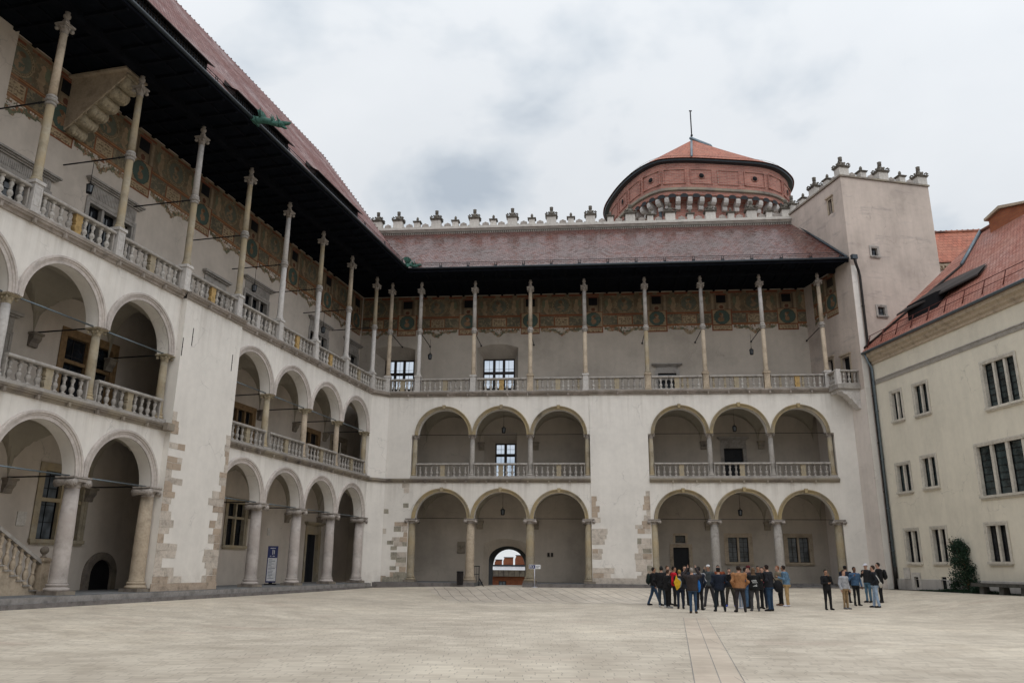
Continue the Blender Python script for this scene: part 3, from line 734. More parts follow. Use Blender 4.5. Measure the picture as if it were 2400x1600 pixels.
# wall plaques
for x, z, w_, h_ in ((30.4, 2.75, .42, .52), (48.0, 3.05, .3, .42)):
    m = MB(); m.box(x, x+w_, 3.165, 3.197, z, z+h_); m.build('wall_plaque', M['merlon'], LW)
quoins(LW, [(33.95, 1)], .66, 4.7, -.252, 3, 2.0, .0, 1.35); quoins(LW, [(33.95, 1)], 4.6, 7.6, -.25, 4, .8, .0); quoins(LW, [(38.25, -1)], .62, 7.2, -.25, 5, 1.15, .0)
quoins(LW, [(33.93, -1)], .36, 6.6, 0, 9, .0)
# exposed stone side and base course of the pier
m = MB(); m.box(33.9, 38.3, -.275, -.24, .36, .66); m.build('pier_base_course', M['quoin2'], LW)
for x, z in ((34.6, 10.6), (37.7, 10.2), (34.0, 10.0)):
    m = MB(); m.box(x-.012, x+.012, -.27, -.25, z, z+.8); m.ball((x, -.265, z+.4), .03, .02, .03, 6, 5); m.build('wall_anchor', M['iron'], LW)
# eave: soffit, beam, joists, roof
def gutterpoly(p, r=.09):
    m = MB(); m.tube(p, r, 8); return m
GX, GY = 54.3, -2.1
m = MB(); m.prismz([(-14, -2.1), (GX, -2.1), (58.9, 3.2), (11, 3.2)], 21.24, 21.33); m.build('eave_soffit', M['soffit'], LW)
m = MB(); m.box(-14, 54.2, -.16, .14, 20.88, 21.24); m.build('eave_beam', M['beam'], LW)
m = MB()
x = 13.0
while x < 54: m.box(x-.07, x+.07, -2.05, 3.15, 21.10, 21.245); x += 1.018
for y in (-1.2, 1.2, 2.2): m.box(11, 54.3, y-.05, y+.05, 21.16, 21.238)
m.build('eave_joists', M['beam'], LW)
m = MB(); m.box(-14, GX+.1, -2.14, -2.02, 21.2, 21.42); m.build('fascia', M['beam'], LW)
gutterpoly([(-14, -2.2, 21.42), (GX, -2.2, 21.42)]).build('gutter', M['gutter'], LW)
rx0, rz0, ry1, rz1 = -14, 21.42, 6.0, 32.2
sl = math.hypot(ry1+2.1, rz1-rz0)
m = MB(); m.poly([(rx0, -2.15, rz0), (GX, -2.15, rz0), (56.0, ry1, rz1), (rx0, ry1, rz1)])
m.poly([(GX, -2.15, rz0), (62, 1, rz0), (64, ry1, rz0+2), (56.0, ry1, rz1)]); m.poly([(rx0, ry1, rz1), (56, ry1, rz1), (64, ry1, rz0+2), (64, 13, rz0), (rx0, 13, rz0)])
roofL = m.build('roof', M['tile_left'], LW); uvmap(roofL, lambda co, n: (co.x, (co.y+2.15)*sl/(ry1+2.15)))
m = MB()
x = 14.0
while x < 55.9: m.lathe([(.045, 0), (.06, .03), (.04, .06), (.015, .085)], x, ry1, rz1-.03, 6); x += .42
for k in range(36):
    t = k/36; m.lathe([(.045, 0), (.06, .03), (.015, .08)], 56+(GX-56)*t, ry1+(-2.15-ry1)*t, rz1+(rz0-rz1)*t, 6)
m.build('ridge_tiles', M['tile_left'], roofL)
def yz(t): return (-2.15+(ry1+2.15)*t, rz0+(rz1-rz0)*t)
for x0, x1 in ((19.5, 24.8), (26.3, 31.2), (33.4, 38.2), (41.2, 46.6)):
    # long low shed dormer with louvres
    ya, za = yz(.04); yb, zb = yz(.12)
    m = MB(); m.prismx([(ya, za-.05), (ya-.02, za+.31), (ya+.1, za+.31), (ya+.3, za)], x0, x1)
    d = m.build('vent_dormer', M['darkframe'], roofL)
    m = MB(); m.poly([(x0-.2, ya-.3, za+.31), (x1+.2, ya-.3, za+.31), (x1+.05, yb+.2, zb+.16), (x0-.05, yb+.2, zb+.16)]); m.poly([(x0-.2, ya-.3, za+.27), (x0-.05, yb+.2, zb+.1), (x1+.05, yb+.2, zb+.1), (x1+.2, ya-.3, za+.27)])
    m.poly([(x0-.2, ya-.3, za+.27), (x1+.2, ya-.3, za+.27), (x1+.2, ya-.3, za+.31), (x0-.2, ya-.3, za+.31)])
    for xx in (x0, x1): m.poly([(xx, ya, za-.05), (xx, yb, zb), (xx, yb, zb+.3), (xx, ya, za+.46)])
    m.build('dormer_roof', M['darkframe'], d)
    m = MB(); xx = x0+.1
    while xx < x1: m.box(xx, xx+.04, ya-.05, ya-.02, za, za+.46); xx += .17
    m.build('louvre', M['gutter'], d)
def snow_rail(root, pts, h=.28, step=3.1, inset=(0, .3, .25)):
    a, b = Vector(pts[0]), Vector(pts[1]); n = int((b-a).length/step)
    m = MB(); m.bar(a+Vector((0, 0, h)), b+Vector((0, 0, h)), .018, 5); m.bar(a+Vector((0, 0, h*.55)), b+Vector((0, 0, h*.55)), .014, 5)
    for i in range(n+1):
        p = a.lerp(b, i/n)
        for dx_ in (-.07, .07): m.bar(p+Vector((dx_, -.05, -.1)), p+Vector((dx_, 0, h)), .02, 5)
        m.bar(p+Vector((-.07, 0, h*.55)), p+Vector((.07, 0, h*.55)), .018, 5)
        m.prismx([(p.y-.16, p.z-.16), (p.y+.2, p.z-.02), (p.y+.06, p.z+.12)], p.x-.09, p.x+.09)
    return m.build('snow_guard', M['iron'], root)
ya, za = yz(.035)
snow_rail(LW, [(13, ya, za), (GX-.3, ya, za)])
# carved chimney console under the eave
m = MB(); m.prismx([(3.2, 18.65), (2.9, 18.85), (.55, 20.75), (.55, 21.05), (3.2, 21.05)], 29.35, 30.25)
cs = m.build('stone_console', M['tan_stone'], LW)
m = MB(); m.box(29.15, 30.45, .35, 3.19, 21.0, 21.1); m.build('console_slab', M['tan_stone'], cs)
m = MB()
for k in range(6):
    t = k/5; y = 2.95-2.25*t; z = 18.75+1.85*t
    m.tube([(29.42, y, z), (30.18, y, z)], [.24+.05*t]*2, 12)
    m.box(29.38, 30.22, y-.28, y+.12, z+.16, z+.26)
    for j in range(5): m.ball((29.5+j*.15, y-.12, z-.14), .08, .12, .16, 8, 6)
m.build('carved_scroll', M['carv'], cs)

# ---------------- painted frieze: a painted relief grid with a colour per cell
def v_noise(nx, nz, sc, seed):
    rs = np.random.RandomState(seed); g_ = rs.rand(int(nz/sc)+3, int(nx/sc)+3)
    zz, xx = np.mgrid[0:nz, 0:nx]/sc; zi, xi = zz.astype(int), xx.astype(int); fz, fx = zz-zi, xx-xi
    fz = fz*fz*(3-2*fz); fx = fx*fx*(3-2*fx)
    return (g_[zi, xi]*(1-fz)*(1-fx)+g_[zi+1, xi]*fz*(1-fx)+g_[zi, xi+1]*(1-fz)*fx+g_[zi+1, xi+1]*fz*fx)
def frieze(root, x0, x1, y, centers, per, seed, cell=.05, z0=17.55, z1=21.2, name='painted_frieze', flip=None):
    nx = int((x1-x0)/cell); nz = int((z1-z0)/cell)
    X = x0+(np.arange(nx)+.5)*cell; Z = z0+(np.arange(nz)+.5)*cell
    ZZ, XX = np.meshgrid(Z, X, indexing='ij')
    nA = v_noise(nx, nz, 9, seed); nB = v_noise(nx, nz, 3, seed+1); nC = v_noise(nx, nz, 1.6, seed+2); nD = v_noise(nx, nz, 30, seed+3)
    C_ = np.zeros((nz, nx, 3)); keep = ZZ > 18.52
    C_[:] = (.135, .12, .09)
    def paint(mask, col, a=1.0):
        C_[mask] = C_[mask]*(1-a)+np.array(col)*a
    up = ZZ > 19.55
    paint(up & (nA > .52), (.19, .16, .115)); paint(up & (nB > .62), (.105, .125, .10), .8); paint(up & (nC > .78), (.25, .21, .155), .7)
    paint((ZZ > 21.08), (.24, .21, .16)); paint((ZZ > 20.95) & (ZZ < 21.08) & ((XX/1.3 % 1) < .75), (.17, .055, .035))
    lo = (ZZ <= 19.4) & (ZZ > 18.64)
    paint(lo, (.11, .115, .095)); paint(lo & (np.abs(np.sin(XX*5+6*nA)+.9*np.sin(ZZ*9+5*nB)) < .3), (.22, .205, .15))
    off = (XX-centers+per*500) % per; u = np.where(off > per/2, off-per, off)     # distance to the lower medallion axis
    w = (XX-centers-per/2+per*500) % per; w = np.where(w > per/2, w-per, w)      # to the upper medallion axis
    def ell(a, zc, rx, rz): return (a/rx)**2+((ZZ-zc)/rz)**2
    iu = np.floor((XX-centers+per*500)/per+.5); iw = np.floor((XX-centers-per/2+per*500)/per+.5)
    hu = np.modf(np.abs(np.sin(iu*12.9898+seed)*43758.5453))[0]; hw_ = np.modf(np.abs(np.sin(iw*78.233+seed)*12543.123))[0]
    # upper big ring medallion with a bust
    e = ell(w, 20.25, .70, .66); paint(e < 1, (.15, .135, .10)); paint((e < 1) & (e > .72), (.26, .225, .16)); paint((e < .86) & (e > .78), (.09, .08, .06)); paint(e < .6, (.10, .13, .115))
    w_0 = w; w = w*np.where(hw_ > .5, 1, -1)+.1*(hw_-.5); paint((ell(w-.03, 20.42, .11+.05*hw_, .16) < 1) & (nC > .25), (.26, .20, .145)); paint((ell(w+.03, 20.03, .2+.12*hw_, .2+.05*nA) < 1) & (nB > .3), (.23, .18, .13)); paint(ell(w+.08, 20.53, .15, .09+.06*hw_) < 1, (.13, .09, .065)); w = w_0
    for sx in (-1, 1):   # flanking putti
        a = w-sx*1.12
        paint(ell(a, 20.55, .13, .15) < 1, (.32, .25, .18)); paint(ell(a, 20.15, .2, .33) < 1, (.28, .235, .17)); paint(ell(a+.12*np.sin(ZZ*7), 19.8, .14, .3) < 1, (.27, .22, .16)); paint(ell(a-.22*sx, 20.4, .12, .3) < 1, (.13, .17, .13))
    # painted pilaster aedicule above the lower medallions
    paint(up & (np.abs(u) < .78) & (ZZ < 20.95), (.17, .15, .115)); paint(up & (np.abs(np.abs(u)-.62) < .07) & (ZZ < 20.85), (.27, .235, .18)); paint(up & (np.abs(np.abs(u)-.42) < .035) & (ZZ < 20.85), (.09, .075, .06))
    paint(up & (np.abs(u) < .34) & (ZZ > 20.18) & (ZZ < 20.78), (.012, .012, .014)); paint(up & (np.abs(u) < .4) & (ZZ > 20.78) & (ZZ < 20.9), (.19, .06, .04))
    paint(ell(u, 19.88, .27, .25) < 1, (.24, .20, .15)); paint(ell(u, 19.88, .15, .14) < 1, (.10, .04, .03))
    # bands
    paint((ZZ <= 19.55) & (ZZ > 19.4), (.19, .075, .04)); paint((ZZ <= 19.52) & (ZZ > 19.48), (.30, .19, .10))
    paint((ZZ <= 18.66) & (ZZ > 18.52), (.22, .10, .05)); paint((ZZ <= 18.62) & (ZZ > 18.58), (.32, .22, .12))
    # lower tablets
    tb = (np.abs(w) < .5) & (ZZ > 18.72) & (ZZ < 19.3); paint((np.abs(w) < .57) & (ZZ > 18.68) & (ZZ < 19.36), (.19, .08, .045)); paint(tb, (.33, .29, .21))
    rs = np.random.RandomState(seed+9); let = (v_noise(nx, nz, 1.05, seed+5) > .52) & (np.abs(((ZZ-18.72)/.145) % 1-.5) < .3)
    paint(tb & let & (np.abs(w) < .43), (.13, .10, .075))
    # lower medallions in a square panel
    sq = (np.abs(u) < .66) & (ZZ > 18.56) & (ZZ < 19.66); paint((np.abs(u) < .74) & (ZZ > 18.5) & (ZZ < 19.72), (.18, .065, .04)); paint(sq, (.30, .25, .17))
    e = ell(u, 19.1, .57, .56); paint(e < 1, (.05, .105, .105)); paint((e < 1) & (e > .85), (.03, .06, .06))
    u_0 = u; u = u*np.where(hu > .5, 1, -1)+.12*(hu-.5); paint((e < .8) & (nB > .6), (.05, .10, .10)); paint(ell(u-.03, 19.24, .09+.05*hu, .14) < 1, (.27, .19, .13)); paint((ell(u+.03, 18.93, .15+.12*hu, .19) < 1) & (nC > .22), (.24, .155, .10)); paint(ell(u+.07, 19.34, .12, .07+.05*hu) < 1, (.13, .075, .045)); u = u_0
    pn = (np.abs(u) < .72) & (ZZ > 18.06) & (ZZ <= 18.52); paint(pn, (.20, .08, .045)); pn2 = (np.abs(u) < .64) & (ZZ > 18.13) & (ZZ <= 18.47); paint(pn2, (.36, .31, .22)); paint(pn2 & let & (np.abs(u) < .55), (.16, .12, .09))
    # garlands
    sag = 18.47-.48*np.exp(-(w/.42)**2)-.22*np.exp(-((np.abs(w)-1.0)/.5)**2)*.7
    gr = (ZZ < 18.52) & (np.abs(u) > .8) & (ZZ > sag-.16*(nB)-.05) & ((ZZ-sag) < .10+.3*nB*0+.12*(nC > .5))
    gr |= (ZZ < 18.52) & (ZZ > 18.34) & (nC > .55) & (np.abs(u) > .8)
    paint(gr, (.12, .145, .11)); paint(gr & (nB > .55), (.28, .25, .19)); paint(gr & (nC > .75), (.24, .12, .08))
    C_[(nD > .74) & (nB > .45)] = C_[(nD > .74) & (nB > .45)]*.6+np.array((.16, .14, .11))*.4   # losses and grime
    keep = keep | gr | pn
    C_ *= (.8+.45*nD)[..., None]*(.88+.25*nB)[..., None]
    if flip is not None: keep &= flip(XX, ZZ)
    me = bpy.data.meshes.new(name)
    idx = -np.ones((nz+1, nx+1), int); kk = np.argwhere(keep)
    corners = [(0, 0), (0, 1), (1, 1), (1, 0)]
    use = np.zeros((nz+1, nx+1), bool)
    for dz, dx_ in corners: use[kk[:, 0]+dz, kk[:, 1]+dx_] = True
    uu = np.argwhere(use); idx[uu[:, 0], uu[:, 1]] = np.arange(len(uu))
    co = np.stack([x0+uu[:, 1]*cell, np.full(len(uu), y), z0+uu[:, 0]*cell], 1)
    fa = np.stack([idx[kk[:, 0]+dz, kk[:, 1]+dx_] for dz, dx_ in corners], 1)
    me.vertices.add(len(co)); me.vertices.foreach_set('co', co.ravel().astype('f'))
    me.loops.add(fa.size); me.loops.foreach_set('vertex_index', fa.ravel().astype('i'))
    me.polygons.add(len(fa)); me.polygons.foreach_set('loop_start', (np.arange(len(fa))*4).astype('i')); me.polygons.foreach_set('loop_total', np.full(len(fa), 4, 'i'))
    me.update(calc_edges=True)
    ca = me.color_attributes.new('paint', 'FLOAT_COLOR', 'CORNER')
    cc = np.ones((len(fa), 4, 4), 'f'); cc[..., :3] = C_[kk[:, 0], kk[:, 1]][:, None, :]
    ca.data.foreach_set('color', cc.ravel())
    me.materials.append(M['fresco']); return put(name, me, root)
fm = MatB('fresco_paint'); at = fm.n('ShaderNodeVertexColor'); at.layer_name = 'paint'
c_ = fm.mix(.5, at.outputs[0], fm.ramp(fm.noise(2.5, 5, .7), [(.3, (.7, .7, .7)), (.7, (1.2, 1.2, 1.2))]), 'MULTIPLY'); M['fresco'] = fm.fin(fm.mix(.2, fm.mix(1.0, c_, (1.15, 1.02, .9), 'MULTIPLY'), (.13, .10, .07)), .9, 0, .15)
frieze(LW, 26.5, 58.8, 3.192, 34.01, 4.78, 5, .04)
def vents(root, c0, per, k0, k1, y):
    for k in range(k0, k1):
        x = c0+k*per; m = MB(); m.box(x-.33, x+.33, y-.02, y, 20.2, 20.78); m.build('vent_opening', M['black'], root)
vents(LW, 34.01, 4.78, -1, 6, 3.19)
m = MB(); m.box(-14, 26.45, 3.04, 3.195, 12.86, 21.23); m.build('wall_facing', M['beige_l'], LW)

# ================================================================== BACK WING
BW = thing('palace_wing', 'white arcaded palace wing across the back, with the gateway and glossy dark red roof', 'palace wing', FBk['loc'], FBk['rot'])
BC1 = [-6.55, -2.64, 1.27, 5.07]; BC2 = [9.25, 13.05, 16.98, 20.72]
m = MB(); S1B, S2B = 4.42, 9.93
ar = [[((g_[i]+g_[i+1])/2, (g_[i+1]-g_[i])/2-.23) for i in range(3)] for g_ in (BC1, BC2)]
for zs, zt in ((S1B, 6.8), (S2B, 12.55)):
    arcade_wall(m, ar[0], zs, zt, .55, -6.75, 5.25); arcade_wall(m, ar[1], zs, zt, .55, 9.05, 20.95)
m.box(-8.45, -6.75, -.002, .56, 0, 12.56); m.cur = 1; m.box(5.25, 9.05, -.06, .56, 0, 12.56); m.box(20.95, 22.6, -.003, .57, 0, 12.56); m.cur = 0
m.box(-6.75, 5.25, .002, .548, 6.8, 7.0); m.box(9.05, 20.95, .002, .548, 6.8, 7.0)
m.build('arcade_wall', [M['white'], M['white2']], BW)
# chamfered corner wall
pL = w2(FL, 54.35, 0); pB = w2(FBk, -8.45, 0)
cL = loc2(FBk, pL[0], pL[1]); cB = (-8.45, 0)
cLi = loc2(FBk, *w2(FL, 54.35, .6)[:2]); cBi = (-8.45, .6)
m = MB(); m.prismz([cL, cB, cBi, cLi], 0, 12.56); m.build('corner_wall', M['white'], BW)
for zz, hh, oo in ((6.74, .26, .2), (12.56, .30, .22)):
    m = MB(); dv = (Vector(cB)-Vector(cL)).normalized(); nv = Vector((dv.y, -dv.x))
    a = Vector(cL)+nv*oo*.95-dv*.05; b = Vector(cB)+nv*oo*.95+dv*.1
    m.prismz([tuple(a), tuple(b), (cB[0]+.05, .02), cL], zz+.1, zz+hh-.003); m.prismz([tuple(Vector(cL)+nv*oo*.5), tuple(Vector(cB)+nv*oo*.5), cB, cL], zz, zz+.1)
    m.build('ledge', M['dark_stone' if zz < 10 else 'ledge'], BW)
for g_ in ar:
    for c, r in g_:
        for zs in (S1B, S2B): archivolt(BW, c, zs, r-.005, r+.23, 'arch_b', True)
ledge(BW, -8.45, 5.25, 6.74, 7.0, 0, .2, 'dark_stone'); ledge(BW, 9.05, 21.0, 6.74, 7.0, 0, .2, 'dark_stone')
ledge(BW, -8.45, 5.2, 12.56, 12.86, 0, .22, 'ledge'); ledge(BW, 5.2, 9.1, 12.56, 12.86, -.06, .22, 'ledge'); ledge(BW, 9.1, 21.1, 12.56, 12.86, 0, .22, 'ledge')
m = MB(); m.box(-6.75, 5.25, -.16, .55, 7.0, 7.08); m.box(9.05, 20.95, -.16, .55, 7.0, 7.08); m.build('gallery_sill', M['grey_stone'], BW)
m = MB(); m.box(-11.5, 22.4, .003, 3.9, 12.60, 12.85); m.box(-11.5, 21.6, .56, 3.9, 6.8, 6.99); m.build('gallery_floor', M['floor'], BW)
m = MB(); m.box(-9.6, -2.25, -.34, 3.9, -.5, .42); m.box(.82, 22.2, -.34, 3.9, -.5, .42); m.build('plinth', M['floor'], BW)
m = MB(); m.box(-9.9, -2.25, -.44, -.34, -.5, .40); m.box(.82, 22.2, -.44, -.34, -.5, .40); m.box(9.6, 20.9, .9, 1.1, .42, .56); m.build('step', M['kerb'], BW)
for gi, g_ in enumerate((BC1, BC2)):
    for k, x in enumerate(g_):
        e = k in (0, 3)
        mt = 'yellow_stone' if (gi == 0 and k in (2,)) or e else 'tan_stone' if gi == 0 else 'grey_stone'
        loggia_column(BW, x, .27, .42, S1B, .29 if not e else .26, .76, .32, mt, 'volute', True)
        loggia_column(BW, x, .27, 7.08, S2B, .17, .46, .28, 'yellow_stone' if e else 'grey_stone', 'volute')
    for k in range(3):
        balustrade(BW, g_[k]+.17, g_[k+1]-.17, .14, 7.08, 'grey_stone', ('grey_stone',), 'yellow_stone')
        vault(BW, (g_[k]+g_[k+1])/2, (g_[k+1]-g_[k])/2, .55, 3.9, S1B, (g_[k+1]-g_[k])/2-.05, 2.05); vault(BW, (g_[k]+g_[k+1])/2, (g_[k+1]-g_[k])/2, .55, 3.9, S2B, (g_[k+1]-g_[k])/2-.05, 2.2)
    for z in (S1B, S2B):
        for x in g_[1:3]: corbel(BW, x+.15, 3.9, z+.05, 'dark_stone', .5, .55)
    for z in (S1B+.02, S2B+.02): m = MB(); m.bar((g_[0]+.1, .2, z), (g_[3]-.1, .2, z), .02); m.build('tie_rod', M['iron'], BW)
B3 = [-8.62, -6.5, -2.65, 1.27, 5.03, 9.2, 13.02, 17.0, 20.9]
cl3 = [('tan_stone', 'tan_stone', 'white_stone'), ('white_stone', 'grey_stone', 'white_stone'), ('tan_stone', 'grey_stone', 'white_stone'), ('tan_stone', 'tan_stone', 'tan_stone'), ('tan_stone', 'grey_stone', 'white_stone'), ('yellow_stone', 'grey_stone', 'tan_stone'), ('tan_stone', 'grey_stone', 'tan_stone'), ('tan_stone', 'white_stone', 'tan_stone'), ('tan_stone', 'tan_stone', 'white_stone')]
for x, c in zip(B3, cl3): upper_column(BW, x, .0, c[0], c[1], c[2])
for k in range(8):
    balustrade(BW, B3[k]+.25, B3[k+1]-.25, .02, 12.86, 'grey_stone', ('white_stone', 'grey_stone') if k < 3 else ('grey_stone', 'white_stone', 'yellow_stone'), random.choice(('ochre_blk', 'yellow_stone')), 9 if k else 5)
cLb = loc2(FBk, *w2(FL, GC[-1]+.1, .05)[:2])
balustrade(BW, 0, 0, 0, 12.86, 'grey_stone', ('white_stone', 'grey_stone'), 'white_stone', 4, p=(cLb[0]+.15, cLb[1]+.2), q=(-8.75, -.1), block=False)
for x in B3:
    m = MB(); m.bar((x, .1, 17.2), (x+(.0), 3.9, 17.2), .028); m.ball((x, 3.85, 17.2), .07, .07, .07, 8, 6); m.build('tie_rod', M['iron'], BW)
# inner wall; niches handled separately
N3 = [(-2.95, .11, 12.9, 17.33, 17.03, (-2.6, -.22, 13.0, 16.42)), (-10.96, -7.63, 12.9, 17.3, 17.0, (-10.12, -7.86, 13.0, 16.42))]
GA = (-2.22, .77, .0, 3.28, 2.97)
d1 = (10.77, 11.82, .42, 2.77); d1b = (10.94, 11.63, 3.07, 3.56); wa = (14.46, 15.81, 1.85, 3.46); wb = (18.4, 19.77, 1.85, 3.46); d2 = (14.57, 15.88, 7.0, 9.5); d3 = (10.25, 11.56, 12.9, 14.45); d3b = (10.25, 11.56, 14.6, 14.95)
n2 = (-2.34, .07, 7.3, 10.7)
m = MB(); holes = [(n[0], n[1], n[2], n[3], 0) for n in N3]+[(GA[0], GA[1], GA[2], GA[3], 0), d1, d1b, wa, wb, d2, d3, d3b, (*n2, 0)]
wall_holes(m, -11.9, 22.6, 0, 21.25, 3.9, holes)
def arch_fill(m, x0, x1, zsp, zt, y, n=14):
    hw = (x1-x0)/2; c = (x0+x1)/2; rise = zt-zsp; rad = (hw*hw+rise*rise)/(2*rise)
    pts = []
    for k in range(n+1):
        x = x0+(x1-x0)*k/n; pts.append((x, zt-rad+math.sqrt(max(0, rad*rad-(x-c)**2))))
    for k in range(n): m.quad((pts[k][0], y, pts[k][1]), (pts[k+1][0], y, pts[k+1][1]), (pts[k+1][0], y, zt), (pts[k][0], y, zt))
    return pts
def funnel(m, front, yf, back, yb):
    """front/back: same length outlines (x,z)"""
    n = len(front)
    for k in range(n):
        a, b = front[k], front[(k+1) % n]; c, d = back[(k+1) % n], back[k]
        m.quad((a[0], yf, a[1]), (b[0], yf, b[1]), (c[0], yb, c[1]), (d[0], yb, d[1]))
for x0, x1, z0, zt, zsp, bk in N3:
    pts = arch_fill(m, x0, x1, zsp, zt, 3.9)
    fr_ = [(x1, z0), (x0, z0)]+pts
    bx0, bx1, bz0, bz1 = bk; n = len(pts)-1
    bp = [(bx1, bz0), (bx0, bz0)]+[(bx0+(bx1-bx0)*k/n, bz1) for k in range(n+1)]
    funnel(m, fr_, 3.9, bp, 4.85)
pts = arch_fill(m, GA[0], GA[1], GA[4], GA[3], 3.9)
fr_ = [(GA[1], 0), (GA[0], 0)]+pts
gb = [(.72-1.29-1.29*math.cos(PI*k/14)*1.0, 1.75+.95*math.sin(PI*k/14)) for k in range(15)]
gb = [(-.57-1.34*math.cos(PI*k/14), 1.85+.95*math.sin(PI*k/14)) for k in range(15)]
bk1 = [(gb[-1][0], 0), (gb[0][0], 0)]+gb
funnel(m, fr_, 3.9, bk1, 4.5)
bp = [(-.17, 9.98), (-1.51, 9.98)]
funnel(m, [(n2[1], n2[2]), (n2[0], n2[2]), (n2[0], n2[3]), (n2[1], n2[3])], 3.9, [(-.1, 7.4), (-1.6, 7.4), (-1.6, 10.05), (-.1, 10.05)], 4.8)
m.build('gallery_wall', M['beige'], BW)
# dark inner jamb of the gateway and its outer opening
m = MB(); go = [(-.56-1.14*math.cos(PI*k/14), 1.45+1.14*math.sin(PI*k/14)) for k in range(15)]
bk2 = [(go[-1][0], 0), (go[0][0], 0)]+go
funnel(m, bk1, 4.5, bk2, 5.2); m.build('gateway_jamb', M['door'], BW)
m = MB(); wall_holes(m, -14, 24, 0, 26.6, 5.2, [(-1.7, .58, 0, 2.59, 0)]+[(b[5][0], b[5][1], b[5][2], b[5][3], 0) for b in N3]+[(-1.6, -.1, 7.4, 10.05, 0)])
arch_fill(m, -1.7, .58, 1.45, 2.59, 5.2)
for b in [n[5] for n in N3]+[(-1.6, -.1, 7.4, 10.05)]: funnel(m, [(b[1], b[2]), (b[0], b[2]), (b[0], b[3]), (b[1], b[3])], 4.8, [(b[1]+.002, b[2]-.002), (b[0]-.002, b[2]-.002), (b[0]-.002, b[3]+.002), (b[1]+.002, b[3]+.002)], 5.2)
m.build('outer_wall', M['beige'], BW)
def casement(root, x0, x1, z0, z1, y, nx, nzs, name='window'):
    m = MB(); f = .13
    m.box(x0, x0+f*.7, y-.06, y+.06, z0, z1); m.box(x1-f*.7, x1, y-.06, y+.06, z0, z1); m.box(x0, x1, y-.058, y+.058, z1-f*.7, z1); m.box(x0, x1, y-.058, y+.058, z0, z0+f)
    xs = [x0+f*.7+(x1-x0-1.4*f)*i/nx for i in range(nx+1)]
    for i in range(1, nx): m.box(xs[i]-f*.75, xs[i]+f*.75, y-.056, y+.056, z0, z1)
    for z in nzs: m.box(x0, x1, y-.054, y+.054, z-f*.8, z+f*.8)
    w = m.build(name, M['darkframe'], root)
    m = MB(); zs = [z0]+list(nzs)+[z1]
    for i in range(nx): xm = (xs[i]+xs[i+1])/2; m.box(xm-.012, xm+.012, y-.01, y+.01, z0, z1)
    for a, b in zip(zs[:-1], zs[1:]):
        k = 2 if b-a < 1.4 else 3
        for j in range(1, k): zz = a+(b-a)*j/k; m.box(x0, x1, y-.009, y+.009, zz-.012, zz+.012)
    m.build('glazing_bars', M['darkframe'], w)
    m = MB(); m.box(x0, x1, y+.014, y+.018, z0, z1); m.build('pane', M['clear'], w); return w
for n in N3: casement(BW, n[5][0], n[5][1], n[5][2], n[5][3], 4.95, 3, (15.35, 14.1))
casement(BW, -1.6, -.1, 7.4, 10.05, 4.95, 2, (9.2,))
doorway(BW, *d1, 3.9, .3, .2, 'tan_stone'); 
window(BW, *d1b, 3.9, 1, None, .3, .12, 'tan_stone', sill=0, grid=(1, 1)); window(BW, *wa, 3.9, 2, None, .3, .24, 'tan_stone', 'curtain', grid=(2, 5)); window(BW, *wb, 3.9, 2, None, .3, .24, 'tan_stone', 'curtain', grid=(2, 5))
doorway(BW, *d2, 3.9, .4, .22, 'grey_stone', hood=.35); doorway(BW, *d3, 3.9, .3, .13, 'grey_stone'); window(BW, *d3b, 3.9, 1, None, .3, .2, 'grey_stone', sill=0, hood=1, grid=(1, 1), frieze=.25)
m = MB(); m.box(-4.05, -3.5, 3.84, 3.9, 2.27, 3.06); m.box(-4.0, -3.55, 3.825, 3.842, 2.32, 3.01); m.ball((-3.78, 3.82, 2.7), .1, .04, .13, 8, 6); m.box(-3.9, -3.65, 3.81, 3.83, 2.4, 2.55); m.build('wall_plaque', M['dark_stone'], BW)
for x in (2.22, 2.46):
    m = MB(); m.box(x, x+.15, 3.82, 3.9, 2.1, 2.36); m.build('meter_box', M['pipe'], BW)
quoins(BW, [(-6.77, -1)], .42, 6.7, 0, 21, .85, .2); quoins(BW, [(-8.42, 1)], .42, 6.0, 0, 22, .4, .3, .6); quoins(BW, [(5.27, 1), (9.03, -1)], .42, 6.7, -.06, 33, .85, .05)
m = MB(); m.cur = 0
rn = random.Random(2)
for i in range(7): m.box(-8.3+i*.23, -8.3+i*.23+.22, -.02, .04, .42, .42+rn.choice((.3, .55, .55)))
m.build('pier_base_course', M['quoin3'], BW)
m = MB(); m.box(5.24, 9.06, -.085, 0, .42, .78); m.build('pier_base_course', M['quoin1'], BW)
for x, z in ((-8.1, 2.75), (-7.85, 2.4), (-7.8, 1.8), (-7.85, 1.15)): m = MB(); m.box(x, x+.42, -.015, .04, z, z+.24); m.build('quoin_block', M['quoin3'], BW)
frieze(BW, -11.8, 21.6, 3.892, -8.36, 4.68, 11, .05); vents(BW, -8.36, 4.68, 0, 7, 3.89)
